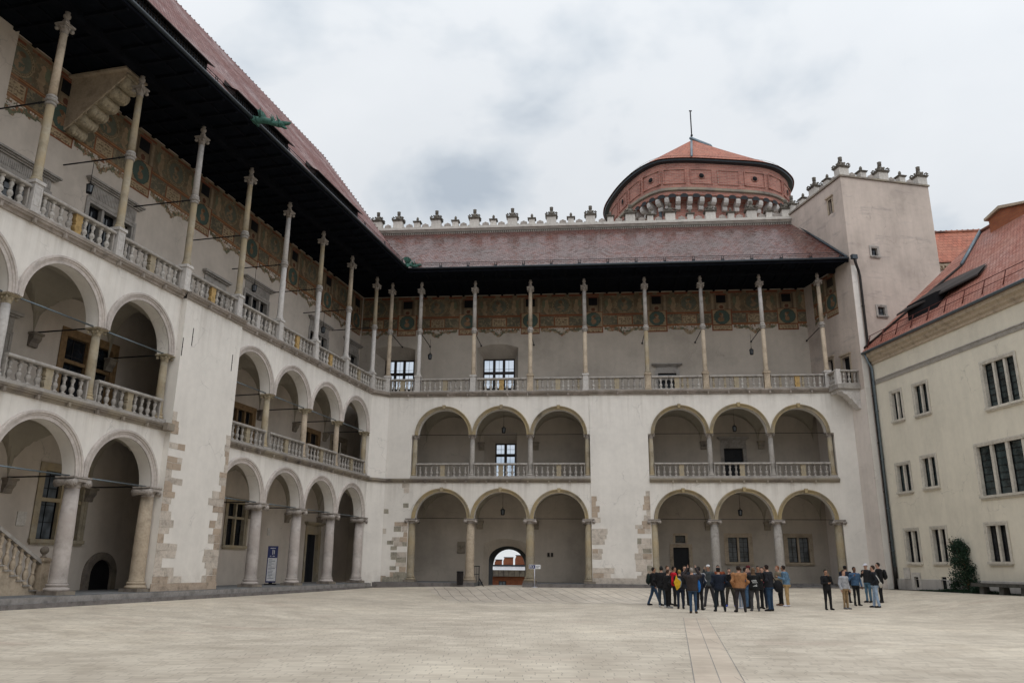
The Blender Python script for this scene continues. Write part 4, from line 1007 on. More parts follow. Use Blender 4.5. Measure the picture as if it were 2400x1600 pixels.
# eave & roof
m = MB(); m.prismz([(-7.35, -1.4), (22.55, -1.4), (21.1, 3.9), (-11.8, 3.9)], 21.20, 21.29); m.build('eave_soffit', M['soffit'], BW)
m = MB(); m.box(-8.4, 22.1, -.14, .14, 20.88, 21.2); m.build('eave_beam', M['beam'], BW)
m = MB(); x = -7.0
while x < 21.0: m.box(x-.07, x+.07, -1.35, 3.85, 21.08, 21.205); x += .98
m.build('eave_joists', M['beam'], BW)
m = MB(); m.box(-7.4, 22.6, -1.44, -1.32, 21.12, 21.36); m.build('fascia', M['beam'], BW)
gutterpoly([(-7.5, -1.5, 21.36), (22.6, -1.5, 21.36)], .085).build('gutter', M['gutter'], BW)
m = MB(); m.poly([(-16, -1.45, 21.36), (22.62, -1.45, 21.36), (20.95, 4.8, 26.75), (-16, 4.8, 26.75)])
roofB = m.build('roof', M['tile_dark'], BW); slb = math.hypot(6.25, 5.39); uvmap(roofB, lambda co, n: (co.x, (co.y+1.45)*slb/6.25))
m = MB(); m.tube([(22.5, -1.4, 21.5), (20.93, 4.75, 26.8)], .09, 6); m.build('flashing', M['gutter'], roofB)
snow_rail(BW, [(-6.9, -1.2, 21.57), (22.2, -1.2, 21.57)], .3, 1.83)
# parapet with merlons
m = MB(); m.box(-14, 21.0, 4.7, 5.3, 26.5, 26.85); m.box(-14, 21.0, 4.62, 5.3, 26.9, 27.0); m.box(-14, 21.0, 4.5, 5.3, 27.0, 27.12); m.box(-14, 21.0, 4.66, 5.3, 27.12, 27.28)
m.box(-14, 21.0, 4.68, 5.3, 26.84, 26.91); m.build('parapet', M['merlon'], BW)
m = MB(); x = -13.9; zig = []
while x < 20.9: zig += [(x, 26.8), (x, 26.68), (x+.09, 26.68), (x+.09, 26.8)]; x += .17
m.prism([(-13.9, 26.83)]+zig+[(x, 26.8), (x, 26.83)], 4.64, 4.7)
m.build('dentil_course', M['finial'], BW)
def big_merlon():
    m = MB(); m.box(-.37, .37, -.3, .3, 0, .62); A = m.mesh('merlon', M['merlon'])
    m = MB(); m.box(-.43, .43, -.35, .35, .60, .68); m.box(-.48, .48, -.4, .4, .68, .74)
    m.lathe([(.34, .74), (.31, .84), (.2, .98), (.15, 1.12), (.10, 1.16), (.10, 1.2), (.14, 1.24), (.13, 1.4), (.15, 1.5), (.12, 1.52)], seg=10)
    for sx in (-1, 1):
        for sy in (-1, 1):
            m.tube([(sx*.38, sy*.3, .76), (sx*.44, sy*.34, .84), (sx*.38, sy*.3, .95), (sx*.28, sy*.2, .9)], [.07, .08, .06, .04], 6); m.ball((sx*.2, sy*.16, 1.02), .07, .07, .08, 6, 5)
    m.ball((0, -.32, .86), .12, .06, .12, 8, 6); return A, m.mesh('finial', M['finial'])
def small_merlon():
    m = MB(); m.box(-.23, .23, -.22, .22, 0, .48); A = m.mesh('merlon', M['merlon'])
    m = MB(); m.box(-.29, .29, -.27, .27, .47, .53); m.box(-.33, .33, -.31, .31, .53, .58); m.lathe([(.12, .58), (.09, .64), (.05, .68), (.09, .74), (.11, .84), (.08, .95), (.02, 1.02)], seg=8); return A, m.mesh('finial', M['finial'])
def crest_mesh():
    m = MB()
    for s in (-1, 1): m.tube([(s*.42, 0, .07), (s*.3, 0, .06), (s*.2, 0, .14), (s*.17, 0, .28), (s*.08, 0, .33)], [.09, .08, .09, .1, .08], 7); m.ball((s*.44, 0, .12), .1, .08, .1, 7, 5)
    m.box(-.16, .16, -.1, .1, 0, .34); m.ball((0, 0, .38), .1, .09, .07, 7, 5); m.box(-.55, .55, -.08, .08, -.01, .06); return m.mesh('crest', M['volute'])
BM, SM_, CR = big_merlon(), small_merlon(), crest_mesh()
def merlon(root, p, x, y, z, rz=0): a = put('merlon', p[0], root, (x, y, z), rz); put('finial', p[1], a)
bx = [-11.37, -9.69, -6.6, -3.53, -.51, 2.58, 5.64, 8.73, 11.8, 14.87, 17.97, 20.6]
for i, x in enumerate(bx):
    merlon(BW, BM, x, 5.0, 27.28)
    if i < len(bx)-1:
        n = bx[i+1]; 
        if i == 0: put('crest', CR, BW, ((x+n)/2, 5.0, 27.28)); continue
        mdl = (x+n)/2; merlon(BW, SM_, mdl, 5.0, 27.28)
        for q in (x+.3*(n-x)-.03, x+.7*(n-x)+.03): put('crest', CR, BW, (q, 5.0, 27.28))

# ================================================================== SQUARE TOWER
TW = thing('square_tower', 'tall pinkish square tower with crested parapet between back wing and cream building', 'tower', FT['loc'], FT['rot'])
TT = 27.4
def xf(fn, ang): return fn
m = MB()
tw1 = (1.72, 2.18, 21.7, 22.3); tw2 = (1.66, 2.2, 17.5, 18.12)
wall_holes(m, 0, 6.92, -.2, TT, 0, [tw1, tw2], .25)
m.quad((6.92, 0, -.2), (6.92, 8, -.2), (6.92, 8, TT), (6.92, 0, TT)); m.quad((0, 8, -.2), (6.92, 8, -.2), (6.92, 8, TT), (0, 8, TT)); m.quad((0, 0, TT), (6.92, 0, TT), (6.92, 8, TT), (0, 8, TT))
m.build('front_wall', M['pink'], TW)
# flank wall is built in its own little frame: x = distance back from the corner
m = MB(); fh = [(1.2, 1.62, 25.25, 26.3), (1.15, 1.95, 13.0, 14.95), (2.95, 3.5, 13.0, 15.2)]
def flank(mb):   # rotate x-along,y-in  ->  tower frame  (x' = y_in , y' = x)
    mb.v = [(y, x, z) for x, y, z in mb.v]; mb.f = [tuple(reversed(f)) for f in mb.f]; return mb
wall_holes(m, 0, 8, 12.5, TT, 0, fh, .3); fk = flank(m).build('flank_wall', M['pink'], TW)
m = MB(); m.quad((0, 0, -.2), (8, 0, -.2), (8, 0, 12.5), (0, 0, 12.5)); flank(m).build('flank_wall', M['flank'], TW)
m = MB()
for a, b, c, d in fh:
    m.box(a-.02, b+.02, .2, .24, c, d)
flank(m).build('window_dark', M['black'], TW)
m = MB()
for a, b, c, d in fh:
    m.box(a-.14, a, -.04, .1, c, d+.14); m.box(b, b+.14, -.04, .1, c, d+.14); m.box(a, b, -.04, .1, d, d+.14); m.box(a-.2, b+.2, -.12, 0, d+.14, d+.24)
flank(m).build('window_surround', M['tan_stone'], TW)
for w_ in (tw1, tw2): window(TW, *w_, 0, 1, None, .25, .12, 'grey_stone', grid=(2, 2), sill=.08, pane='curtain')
m = MB(); m.box(-.1, 6.98, -.1, 0, TT, TT+.12); m.box(-.1, -.0, 0, 8, TT, TT+.12); m.box(-.02, 6.94, -.02, .4, TT+.0, TT+.16); m.box(-.02, .4, .4, 8, TT, TT+.16); m.build('cornice', M['dark_stone'], TW)
for x in (.35, 3.45, 6.55): merlon(TW, BM, x, .3, TT+.14)
for x in (1.9, 5.0): merlon(TW, SM_, x, .3, TT+.14)
for x in (1.15, 2.65, 4.25, 5.75): put('crest', CR, TW, (x, .3, TT+.15))
for y in (3.4, 6.5): merlon(TW, BM, .3, y, TT+.14, PI/2)
for y in (1.85, 4.95): merlon(TW, SM_, .3, y, TT+.14, PI/2)
for y in (1.15, 2.6, 4.2, 5.7): put('crest', CR, TW, (.3, y, TT+.15), PI/2)
o = frieze(TW, 1.75, 4.6, 0, 2.4, 4.68, 31, .05, flip=None)
me = o.data; co = np.empty(len(me.vertices)*3, 'f'); me.vertices.foreach_get('co', co); co = co.reshape(-1, 3); co[:, [0, 1]] = co[:, [1, 0]]; co[:, 0] = -.008; me.vertices.foreach_set('co', co.ravel()); me.update()
# pale corner strip and drain pipes
m = MB(); m.box(.02, .42, -.012, .0, .3, 20.9); m.build('corner_render_strip', M['white'], TW)
m = MB(); m.tube([(.12, -.35, 21.35), (.16, -.34, 20.95), (.42, -.2, 20.45), (.5, -.16, 20.1), (.5, -.14, 1.1), (.5, -.14, .2)], [.12, .09, .085, .085, .085, .12], 10)
for z in (3, 6, 9, 12, 15, 18): m.tube([(.5, -.14, z), (.5, -.14, z+.08)], .105, 10)
m.tube([(.68, -.1, 1.3), (.8, -.1, .9), (.98, -.16, .2)], .04, 6)
m.build('drain_pipe', M['pipe'], TW)
m = MB()
for k, (x, y) in enumerate(((.18, -.35),)): m.box(x-.28, x+.1, y-.12, y+.12, 21.2, 21.5)
m.build('gutter_head', M['gutter'], TW)
# balcony wrapped round the flank
def t2(bx_, by_): X, Y, _ = w2(FBk, bx_, by_); return loc2(FT, X, Y)
A_ = t2(20.95, -.05); B_ = loc2(FT, 21.0, 49.75); C_2 = (0.0, .5)
m = MB(); off_ = .14
m.prismz([(A_[0]-.1, A_[1]), (B_[0]-.15, B_[1]-.15), (.0, C_2[1]-.15), (0, 2.2), (A_[0]-.1, 2.2)], 12.58, 12.86); o = m.build('balcony', M['grey_stone'], TW)
m = MB(); m.prismz([(A_[0]+.05, A_[1]), (B_[0], B_[1]), (0, C_2[1]), (0, 2.0)], 12.4, 12.58)
m.prism([(B_[0]+.1, 12.4), (0, 12.4), (0, 11.3), (-.15, 11.35), (-.35, 11.6), (-.45, 11.65), (-.6, 11.9), (-.75, 11.95), (-.9, 12.15), (B_[0]+.2, 12.25)], C_2[1]+.02, C_2[1]+.55); m.build('balcony_corbel', M['white_stone'], o)
m = MB(); m.box(B_[0]-.14, B_[0]+.16, B_[1]-.1, B_[1]+.16, 12.86, 13.85); m.build('corner_post', M['white_stone'], o)
balustrade(TW, 0, 0, 0, 12.86, 'grey_stone', ('grey_stone', 'white_stone'), n=4, p=A_, q=B_, block=False)
balustrade(TW, 0, 0, 0, 12.86, 'grey_stone', ('grey_stone', 'white_stone'), n=3, p=(B_[0]+.16, B_[1]), q=(-.02, C_2[1]), block=False)

# ================================================================== RIGHT BUILDING
RW = thing('cream_building', 'cream three-storey building on the right with stone mullioned windows and orange tiled roof', 'building', FR['loc'], FR['rot'])
row1 = [(1.78, 2.68, 10.15, 11.82, 2), (4.0, 5.12, 10.1, 11.78, 2), (9.72, 11.9, 9.42, 11.68, 3), (16.5, 18.6, 9.42, 11.68, 3)]
row2 = [(1.45, 2.62, 5.9, 7.45, 2), (3.88, 5.02, 5.95, 7.58, 2), (8.4, 12.55, 5.1, 7.6, 4), (16.4, 18.7, 5.1, 7.6, 2)]
row3 = [(1.5, 2.62, 1.87, 3.62, 2), (3.95, 5.05, 1.87, 3.62, 2), (8.3, 9.6, 1.87, 3.62, 2), (13.6, 14.9, 1.87, 3.62, 2)]
cells = [(1.85, 2.25, .48, 1.05), (4.2, 4.62, .45, 1.08)]
m = MB(); wall_holes(m, -.35, 34, -.3, 14.3, 0, [w_[:4] for w_ in row1+row2+row3]+cells, .42)
m.quad((-.35, 0, -.3), (-.35, 0, 14.3), (-.35, 6, 14.3), (-.35, 6, -.3)); m.build('wall', M['cream'], RW)
for w_ in row1+row2: window(RW, *w_[:4], 0, w_[4], None, .25, .15, 'cream_stone', 'reflection_tint', sill=.12, grid=(1, 7), mull=.13 if w_[4] < 4 else .18)
for w_ in row3: window(RW, *w_[:4], 0, w_[4], None, .27, .15, 'cream_stone', 'glass', sill=.12, grid=(2, 6), mull=.15)
m = MB()
for a, b, c, d in cells: m.box(a+.001, b-.001, .06, .09, c, d)
m.build('cellar_opening', M['black'], RW)
m = MB(); wall_holes(m, -.34, 34, -.3, .92, -.03, cells, .03); m.quad((-.34, -.03, .92), (34, -.03, .92), (34, 0, .95), (-.34, 0, .95)); m.build('base_render', M['base'], RW)
m = MB(); a, b, c, d = cells[0]; m.box(a-.25, a, -.06, -.028, .35, 1.3); m.box(b, b+.2, -.06, -.028, .35, 1.3); m.box(a, b, -.06, -.028, d, 1.3); m.box(.9, 1.5, -.05, -.028, .93, 1.55); m.build('cellar_surround', M['merlon'], RW)
m = MB()
for z, h_, o_ in ((12.74, .05, .05), (12.84, .09, .03), (12.97, .06, .06)): m.box(-.33, 34, -o_, 0, z, z+h_)
m.build('string_course', M['grey_stone'], RW)
m = MB(); m.prismx([(0, 14.05), (-.08, 14.05), (-.1, 14.2), (-.22, 14.3), (-.26, 14.42), (-.42, 14.52), (-.46, 14.72), (0, 14.72)], -.4, 34); m.build('cornice', M['tan_stone'], RW)
gutterpoly([(-.5, -.55, 14.80), (34, -.55, 14.80)], .085).build('gutter', M['zinc'], RW)
m = MB(); m.tube([(.25, -.5, 14.75), (.25, -.3, 14.2), (.25, -.13, 13.8), (.25, -.12, 1.0)], .08, 10)
for z in (2.5, 5, 8, 11): m.tube([(.25, -.12, z), (.25, -.12, z+.06)], .1, 10)
m.build('drain_pipe', M['zinc'], RW)
m = MB(); m.tube([(.25, -.12, 1.6), (.25, -.12, .95)], .095, 10); m.build('drain_pipe_foot', M['pipe'], RW)
m = MB(); m.poly([(-.5, -.55, 14.86), (34, -.55, 14.86), (34, 5, 21.4), (5.2, 5, 21.4), (5.95, 2.75, 18.75)])
rR = m.build('roof', M['tile_right'], RW); ls = math.hypot(5.55, 6.54); uvmap(rR, lambda co, n: (co.x, (co.y+.55)*ls/5.55))
m = MB(); m.poly([(-.5, -.55, 14.84), (5.95, 2.75, 18.72), (5.2, 5, 21.36), (-.3, 5.0, 14.84)]); m.poly([(34, 5, 21.4), (34, 11, 14.8), (-.3, 11, 14.8), (-.3, 5, 14.84), (5.2, 5, 21.38)]); o = m.build('roof_back', M['tile_right'], RW); uvmap(o, uv_auto)
m = MB(); m.tube([(-.5, -.55, 14.9), (5.95, 2.75, 18.8)], .09, 6); m.build('hip_flashing', M['darkframe'], rR)
m = MB(); m.tube([(5.95, 2.75, 18.85), (5.2, 5, 21.5)], .12, 6); m.build('valley_flashing', M['zinc'], rR)
m = MB(); m.tube([(5.3, 5, 21.45), (34, 5, 21.45)], .13, 8); m.build('ridge_tiles', M['tile_orange'], rR)
m = MB(); m.prismx([(.3, 15.8), (.3, 16.8), (.6, 16.9), (1.5, 17.2)], 3.9, 6.6); d_ = m.build('vent_dormer', M['black'], rR)
m = MB(); vs = [(3.4, -.1, 16.42), (9.3, .95, 16.95), (9.3, 1.6, 17.6), (4.6, 2.2, 18.1)]
m.poly(vs); m.poly([(a, b, c-.1) for a, b, c in reversed(vs)]); m.poly([vs[0], (vs[0][0], vs[0][1], vs[0][2]-.1), (vs[1][0], vs[1][1], vs[1][2]-.1), vs[1]]); m.poly([vs[3], (vs[3][0], vs[3][1], vs[3][2]-.1), (vs[0][0], vs[0][1], vs[0][2]-.1), vs[0]])
m.build('dormer_roof', M['darkframe'], d_)
snow = MB()
for k in range(24):
    x = .4+k*1.5; snow.bar((x, -.35, 15.1), (x, -.05, 15.95), .03, 5)
snow.bar((.2, -.05, 15.93), (34, -.05, 15.93), .022, 5); snow.bar((.2, -.2, 15.5), (34, -.2, 15.5), .015, 5); snow.build('snow_guard', simple('rust_red_iron', (.10, .025, .02), .6, .3), RW)
m = MB(); m.prism([(6.65, 19.2), (9.6, 19.2), (9.6, 21.2), (7.7, 21.75), (6.65, 21.55)], 4.4, 6.2); ch = m.build('chimney', M['brick2'], rR); uvmap(ch, uv_auto)
m = MB(); m.prism([(6.45, 21.52), (7.7, 21.77), (9.8, 21.17), (9.8, 21.3), (7.7, 21.95), (6.45, 21.66)], 4.25, 6.35); m.build('chimney_cap', M['tan_stone'], ch)

# low roof behind, between tower and cream building
LB = thing('rear_house', 'house with bright red tiled roof seen in the gap right of the square tower', 'house', (31.0, 55.5, 0), R(-8))
m = MB(); m.box(-2, 8, 0, 8, 0, 23.0); m.build('wall', M['pink'], LB)
m = MB(); m.box(-2, 8, -.15, 0, 22.95, 23.15); m.box(-2, 8, -.28, 0, 23.15, 23.35); k = -1.9
while k < 7.9: m.box(k, k+.12, -.26, -.13, 23.0, 23.15); k += .26
m.build('cornice', M['tan_stone'], LB)
m = MB(); m.quad((-2, -.4, 23.4), (8, -.4, 23.4), (8, 2.9, 27.1), (-2, 2.9, 27.1)); m.quad((-2, 2.9, 27.1), (8, 2.9, 27.1), (8, 8, 23), (-2, 8, 23)); o = m.build('roof', M['tile_orange'], LB); uvmap(o, lambda co, n: (co.x, co.y*1.4))
m = MB(); m.tube([(-2, 2.9, 27.12), (8, 2.9, 27.12)], .14, 8); k = -1.9
while k < 8: m.ball((k, 2.9, 27.2), .1, .1, .1, 6, 5); k += .4
m.build('ridge_tiles', M['tile_orange'], LB)

# ================================================================== ROUND TOWER BEHIND
ST = thing('round_brick_tower', 'rounded red brick tower with white corbels and orange tiled cap behind the back wing', 'tower', (0, 0, 0))
OUT = [(9.1, 71.8), (9.5, 68.7), (10.2, 66), (11.1, 63.9), (12.1, 62.6), (13.2, 62.0), (15.4, 61.8), (18.6, 62.05), (21.4, 62.4), (23.1, 63.05), (24.5, 64.3), (25.6, 66), (26.1, 68.5), (25.8, 72), (24.5, 75.5), (22, 78.5), (18, 80), (14, 79.3), (11, 77), (9.5, 74.5)]
def smooth_loop(p, n=8):
    r_ = []; L_ = len(p)
    for i in range(L_):
        p0, p1, p2, p3 = (Vector(p[(i+k-1) % L_]) for k in range(4))
        for j in range(n):
            t = j/n; r_.append(.5*((2*p1)+(-p0+p2)*t+(2*p0-5*p1+4*p2-p3)*t*t+(-p0+3*p1-3*p2+p3)*t**3))
    return r_
OL = smooth_loop(OUT); cen = Vector((17.5, 70.0))
def inset(d):
    r_ = []; n = len(OL)
    for i in range(n):
        t = (OL[(i+1) % n]-OL[i-1]).normalized(); nv = Vector((-t.y, t.x))
        if (cen-OL[i]).dot(nv) < 0: nv = -nv
        r_.append(OL[i]+nv*d)
    return r_
def band(m, d0, z0, d1, z1):
    a, b = inset(d0), inset(d1); n = len(a)
    return m.add([(p.x, p.y, z0) for p in a]+[(p.x, p.y, z1) for p in b], [(i, (i+1) % n, (i+1) % n+n, i+n) for i in range(n)], True)
cum = [0]
for i in range(len(OL)): cum.append(cum[-1]+(OL[(i+1) % len(OL)]-OL[i]).length)
def st_uv(co, n):
    p = Vector((co.x, co.y)); i = min(range(len(OL)), key=lambda k: (OL[k]-p).length_squared); return (cum[i], co.z)
m = MB(); band(m, 1.25, 15, 1.25, 31.9); band(m, 1.25, 31.9, .4, 32.3); band(m, .4, 32.3, .4, 35.4)
o = m.build('drum', M['brick'], ST); uvmap(o, st_uv); drum = o
m = MB(); band(m, .4, 32.62, .23, 32.7); band(m, .23, 32.7, .23, 32.92); band(m, .23, 32.92, .4, 33.0); m.build('string_course', M['dark_stone'], ST)
m = MB(); band(m, .4, 35.3, .02, 35.38); band(m, .02, 35.38, -.02, 35.5); m.build('eave', M['gutter'], ST)
# recessed brick panels with round ports, corbels
n = len(OL); tot = cum[-1]
def at_len(s_, d):
    s_ %= tot; i = max(k for k in range(n) if cum[k] <= s_); t = (s_-cum[i])/(cum[i+1]-cum[i]); L_ = inset_cache[d]
    p = L_[i].lerp(L_[(i+1) % n], t); tg = (OL[(i+1) % n]-OL[i]).normalized(); nv = Vector((-tg.y, tg.x))
    if (cen-p).dot(nv) < 0: nv = -nv
    return p, tg, nv
inset_cache = {d: inset(d) for d in (.4, 1.25)}
s0 = cum[6*8]+.9
mp = MB(); mdk = MB(); mlt = MB(); k = 0; ss = s0-2.42*8
for k in range(17):
    c = ss+k*2.42; w_ = .92
    for u0, u1, z0, z1 in ((-w_-.06, -w_+.02, 33.35, 34.72), (w_-.02, w_+.06, 33.35, 34.72), (-w_, w_, 34.66, 34.74), (-w_, w_, 33.33, 33.39)):
        p, tg, nv = at_len(c, .4)
        a = p+tg*u0-nv*.06; b = p+tg*u1-nv*.06; a2 = p+tg*u0+nv*.1; b2 = p+tg*u1+nv*.1
        mp.add([(a.x, a.y, z0), (b.x, b.y, z0), (b2.x, b2.y, z0), (a2.x, a2.y, z0), (a.x, a.y, z1), (b.x, b.y, z1), (b2.x, b2.y, z1), (a2.x, a2.y, z1)], [(0, 1, 2, 3), (4, 7, 6, 5), (0, 4, 5, 1), (1, 5, 6, 2), (2, 6, 7, 3), (3, 7, 4, 0)])
    if k % 2 == 0:
        p, tg, nv = at_len(c, .4); q = p-nv*.05; q2 = p+nv*.02; q3 = p-nv*.065
        mlt.tube([(q.x, q.y, 34.1), (q2.x, q2.y, 34.1)], .32, 16); mdk.tube([(q3.x, q3.y, 34.1), (q2.x, q2.y, 34.1)], .22, 16)
mp.build('panel_frame', M['brick'], drum); mlt.build('port_surround', M['brick'], drum); mdk.build('port', M['black'], drum)
for o in [c for c in drum.children]: uvmap(o, st_uv)
mc = MB(); md = MB()
ns = int(tot/1.06)
for k in range(ns):
    p, tg, nv = at_len(s0+k*tot/ns, 1.25)
    if p.y > 73: continue
    ang = math.atan2(tg.y, tg.x)
    sub = MB(); sub.prismx([(0, 31.15), (-.3, 31.18), (-.38, 31.35), (-.3, 31.55), (-.55, 31.6), (-.72, 31.75), (-.8, 32.0), (-.72, 32.2), (-.3, 32.3), (0, 32.3)], -.2, .2)
    mc = MB(); vs = [(p.x+tg.x*x+nv.x*y, p.y+tg.y*x+nv.y*y, z) for x, y, z in sub.v]; mc.add(vs, sub.f, False); mc.build('corbel', M['white_stone'], drum)
    p2, tg2, nv2 = at_len(s0+(k+.5)*tot/ns, .4)
    # shade under the arches between corbels, laid on as dark faces
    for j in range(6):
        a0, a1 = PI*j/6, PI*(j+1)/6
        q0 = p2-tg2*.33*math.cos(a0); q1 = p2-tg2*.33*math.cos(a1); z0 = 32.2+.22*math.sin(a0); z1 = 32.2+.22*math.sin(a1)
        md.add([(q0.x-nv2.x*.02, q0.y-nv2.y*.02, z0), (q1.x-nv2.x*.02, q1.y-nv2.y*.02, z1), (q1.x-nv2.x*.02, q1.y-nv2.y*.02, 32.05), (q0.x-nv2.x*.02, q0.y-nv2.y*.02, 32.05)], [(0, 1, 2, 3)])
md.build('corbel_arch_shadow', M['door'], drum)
m = MB(); a = inset(-.15); ap = Vector((17.1, 68.0)); ap2 = Vector((19.0, 69.4))
rings = 10; vs = []
for j in range(rings+1):
    t = j/rings
    for i, p in enumerate(a):
        u = max(0, min(1, (p-ap).dot(ap2-ap)/(ap2-ap).length_squared)); q = ap.lerp(ap2, u)
        pp = p.lerp(q, t); vs.append((pp.x, pp.y, 35.55+t*5.35))
m.add(vs, [(j*n+i, j*n+(i+1) % n, (j+1)*n+(i+1) % n, (j+1)*n+i) for j in range(rings) for i in range(n)], False)
o = m.build('roof', M['tile_orange'], ST); uvmap(o, lambda co, n_: (st_uv(co, n_)[0], co.z*1.6))
m = MB(); m.tube([(16.9, 67.8, 41.0), (19.2, 69.5, 41.0)], [.15, .3], 6); m.tube([(17.05, 68, 40.9), (15.4, 61.7, 35.7)], .1, 6); m.build('ridge_cap', M['zinc'], o)
m = MB(); m.bar((17.1, 68, 40.8), (17.1, 68, 44.1), .06, 8); m.ball((17.1, 68, 41.4), .12, .12, .12); m.box(16.98, 17.25, 67.98, 68.02, 44.0, 44.12); m.build('mast', M['iron'], o)
m = MB(); rl = inset(.25)
for i in range(0, n, 6):
    m.bar((rl[i].x, rl[i].y, 35.6), (rl[i].x, rl[i].y, 35.95), .012, 4)
m.tube([(p.x, p.y, 35.95) for p in rl]+[(rl[0].x, rl[0].y, 35.95)], .012, 4); m.build('roof_rail', M['iron'], o)
m = MB(); p, tg, nv = at_len(s0-4.4, 1.25); m.bar((p.x-nv.x*.15, p.y-nv.y*.15, 20), (p.x-nv.x*.15, p.y-nv.y*.15, 32.0), .13, 8); m.build('drain_pipe', M['zinc'], ST)

# ================================================================== BUILDINGS SEEN THROUGH THE GATE
GH = thing('gate_view_building', 'low red brick building with pale metal roof and battlements seen through the gateway', 'building', (-.6, 78, 0), R(-3))
m = MB(); m.box(-9, 9, 0, 5, -4, .55); o = m.build('wall', M['brick2'], GH); uvmap(o, uv_auto)
m = MB(); m.box(-9, 9, -.25, 0, .52, 1.1); k = -8.9
m.build('fascia', M['dark_stone'], GH)
m = MB(); k = -9
while k < 9: m.box(k, k+.03, -.27, -.25, .53, 1.09); k += .5
m.build('fascia_joints', M['iron'], GH)
m = MB(); m.quad((-9, -.3, 1.12), (9, -.3, 1.12), (9, 2.5, 1.42), (-9, 2.5, 1.42)); o = m.build('metal_roof', simple('pale_metal_roof', (.72, .73, .75), .4, .1), GH)
m = MB(); m.box(-9, 9, 2.5, 3.1, 1.3, 1.58); o = m.build('battlement_base', M['gutter'], GH)
for x0, x1, h_ in ((-2.4, -1.6, .5), (-1.05, -.35, .42), (-.2, .75, .65), (.95, 2.4, .85), (-4.2, -3, .5), (3, 4.5, .8)):
    m = MB(); m.prism([(x0, 1.58), (x1, 1.58), (x1, 1.58+h_), (x0+.12, 1.58+h_), (x0, 1.5+h_*.7)], 2.55, 3.05); o = m.build('merlon', M['brick2'], GH); uvmap(o, uv_auto)
    m = MB(); m.box(x0+.05, x1+.04, 2.5, 3.1, 1.58+h_, 1.66+h_); m.build('coping', M['gutter'], o)
m = MB(); m.box(-.45, .25, -.05, .0, -.6, .1); w_ = m.build('window', M['darkframe'], GH)
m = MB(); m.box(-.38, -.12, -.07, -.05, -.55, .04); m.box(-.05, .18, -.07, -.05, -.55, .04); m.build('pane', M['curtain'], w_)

# ================================================================== EAST WING closing the courtyard behind the photographer
EW = thing('palace_wing', 'white palace wing that closes the courtyard behind the photographer', 'palace wing', (3, -15, 0), PI)
rows = [(z, z+2.2) for z in (2.0, 8.4, 14.6)]
hl = [(x, x+1.3, z0, z1) for x in range(-34, 36, 5) for z0, z1 in rows]
m = MB(); wall_holes(m, -40, 40, -1, 21, 0, hl, .3); m.quad((-40, 0, -1), (-40, 0, 21), (-40, 10, 21), (-40, 10, -1)); m.quad((40, 0, -1), (40, 10, -1), (40, 10, 21), (40, 0, 21)); m.build('wall', M['cream'], EW)
m = MB(); m.poly([(-41, -1, 21), (41, -1, 21), (41, 7, 28), (-41, 7, 28)]); m.poly([(-41, 7, 28), (41, 7, 28), (41, 15, 21), (-41, 15, 21)]); m.box(-41, 41, -1, 10, 20.8, 20.98); o = m.build('roof', M['tile_left'], EW); uvmap(o, lambda co, n_: (co.x, co.y*1.35))
for h_ in hl:
    m = MB(); m.box(h_[0], h_[1], .2, .24, h_[2], h_[3]); m.build('window', M['glass'], EW)

# ================================================================== LANTERNS
def lan(F, x, y, z, zc, label):
    p = w2(F, x, y); return lantern(p[0], p[1], z, zc, label)
lan(FL, 29.69, 1.7, 15.75, 17.2, 'green glazed lantern on a chain above the near three-light window, nearest lantern of all')
lan(FL, 41.9, 1.7, 15.75, 17.2, 'lantern on a chain in the left top gallery, over the farther three-light window')
lan(FL, 50.04, 1.7, 15.75, 17.2, 'small lantern in the left top gallery, closest to the courtyard corner')
lan(FL, 43.94, 1.6, 10.2, 11.9, 'dark lantern hanging in the left middle arcade beyond the wide pier')
lan(FBk, -6.1, 1.9, 15.7, 17.2, 'lantern in the back top gallery beside the column left of the tall niche window')
lan(FBk, 16.55, 1.9, 15.7, 17.2, 'lantern in the back top gallery near the right end, above plain wall')
lan(FBk, -.68, 1.7, 10.3, 11.8, 'lantern in the back middle arcade, in front of the square window')
lan(FBk, 15.0, 1.7, 10.3, 11.8, 'lantern in the back middle arcade, above the dark doorway with cornice')
lan(FBk, -.68, 1.7, 4.75, 6.3, 'lantern hanging above the open gateway in the ground arcade')
lan(FBk, 15.0, 1.7, 4.75, 6.3, 'lantern in the ground arcade, above the crowd, between door and windows')

# ================================================================== STAIRCASE in the left arcade
p = w2(FL, 29.72, 1.05)
SC = thing('stone_staircase', 'stone staircase with baluster railing and ball-topped newel rising leftward inside the left arcade', 'staircase', (p[0], p[1], .36), FL['rot'])
m = MB(); rise, run = .165, .30
for k in range(16):
    x1 = -.25-k*run; m.box(x1-run, x1, -.12, 1.9, 0, rise*(k+1)-.04)
m.build('stair_flight', M['tan_stone'], SC)
m = MB()
for k in range(16):
    x1 = -.22-k*run; m.box(x1-run-.03, x1, -.18, 1.92, rise*(k+1)-.039, rise*(k+1))
m.build('tread', M['grey_stone'], SC)
m = MB(); m.box(-.17, .17, -.17, .17, 0, 1.12); m.box(-.22, .22, -.22, .22, 1.12, 1.2); m.box(-.16, .16, -.16, .16, 1.2, 1.24); m.box(-.21, .21, -.21, .21, 0, .12)
m.prism([(0, .5), (.07, .68), (0, .86), (-.07, .68)], -.185, -.17)
nw = m.build('newel_post', M['tan_stone'], SC)
m = MB(); m.lathe([(.12, 1.24), (.06, 1.3), (.05, 1.34), (.09, 1.37)], seg=12); m.ball((0, 0, 1.49), .145, .145, .145, 14, 10); m.build('ball_finial', M['dark_stone'], nw)
m = MB(); sl_ = rise/run
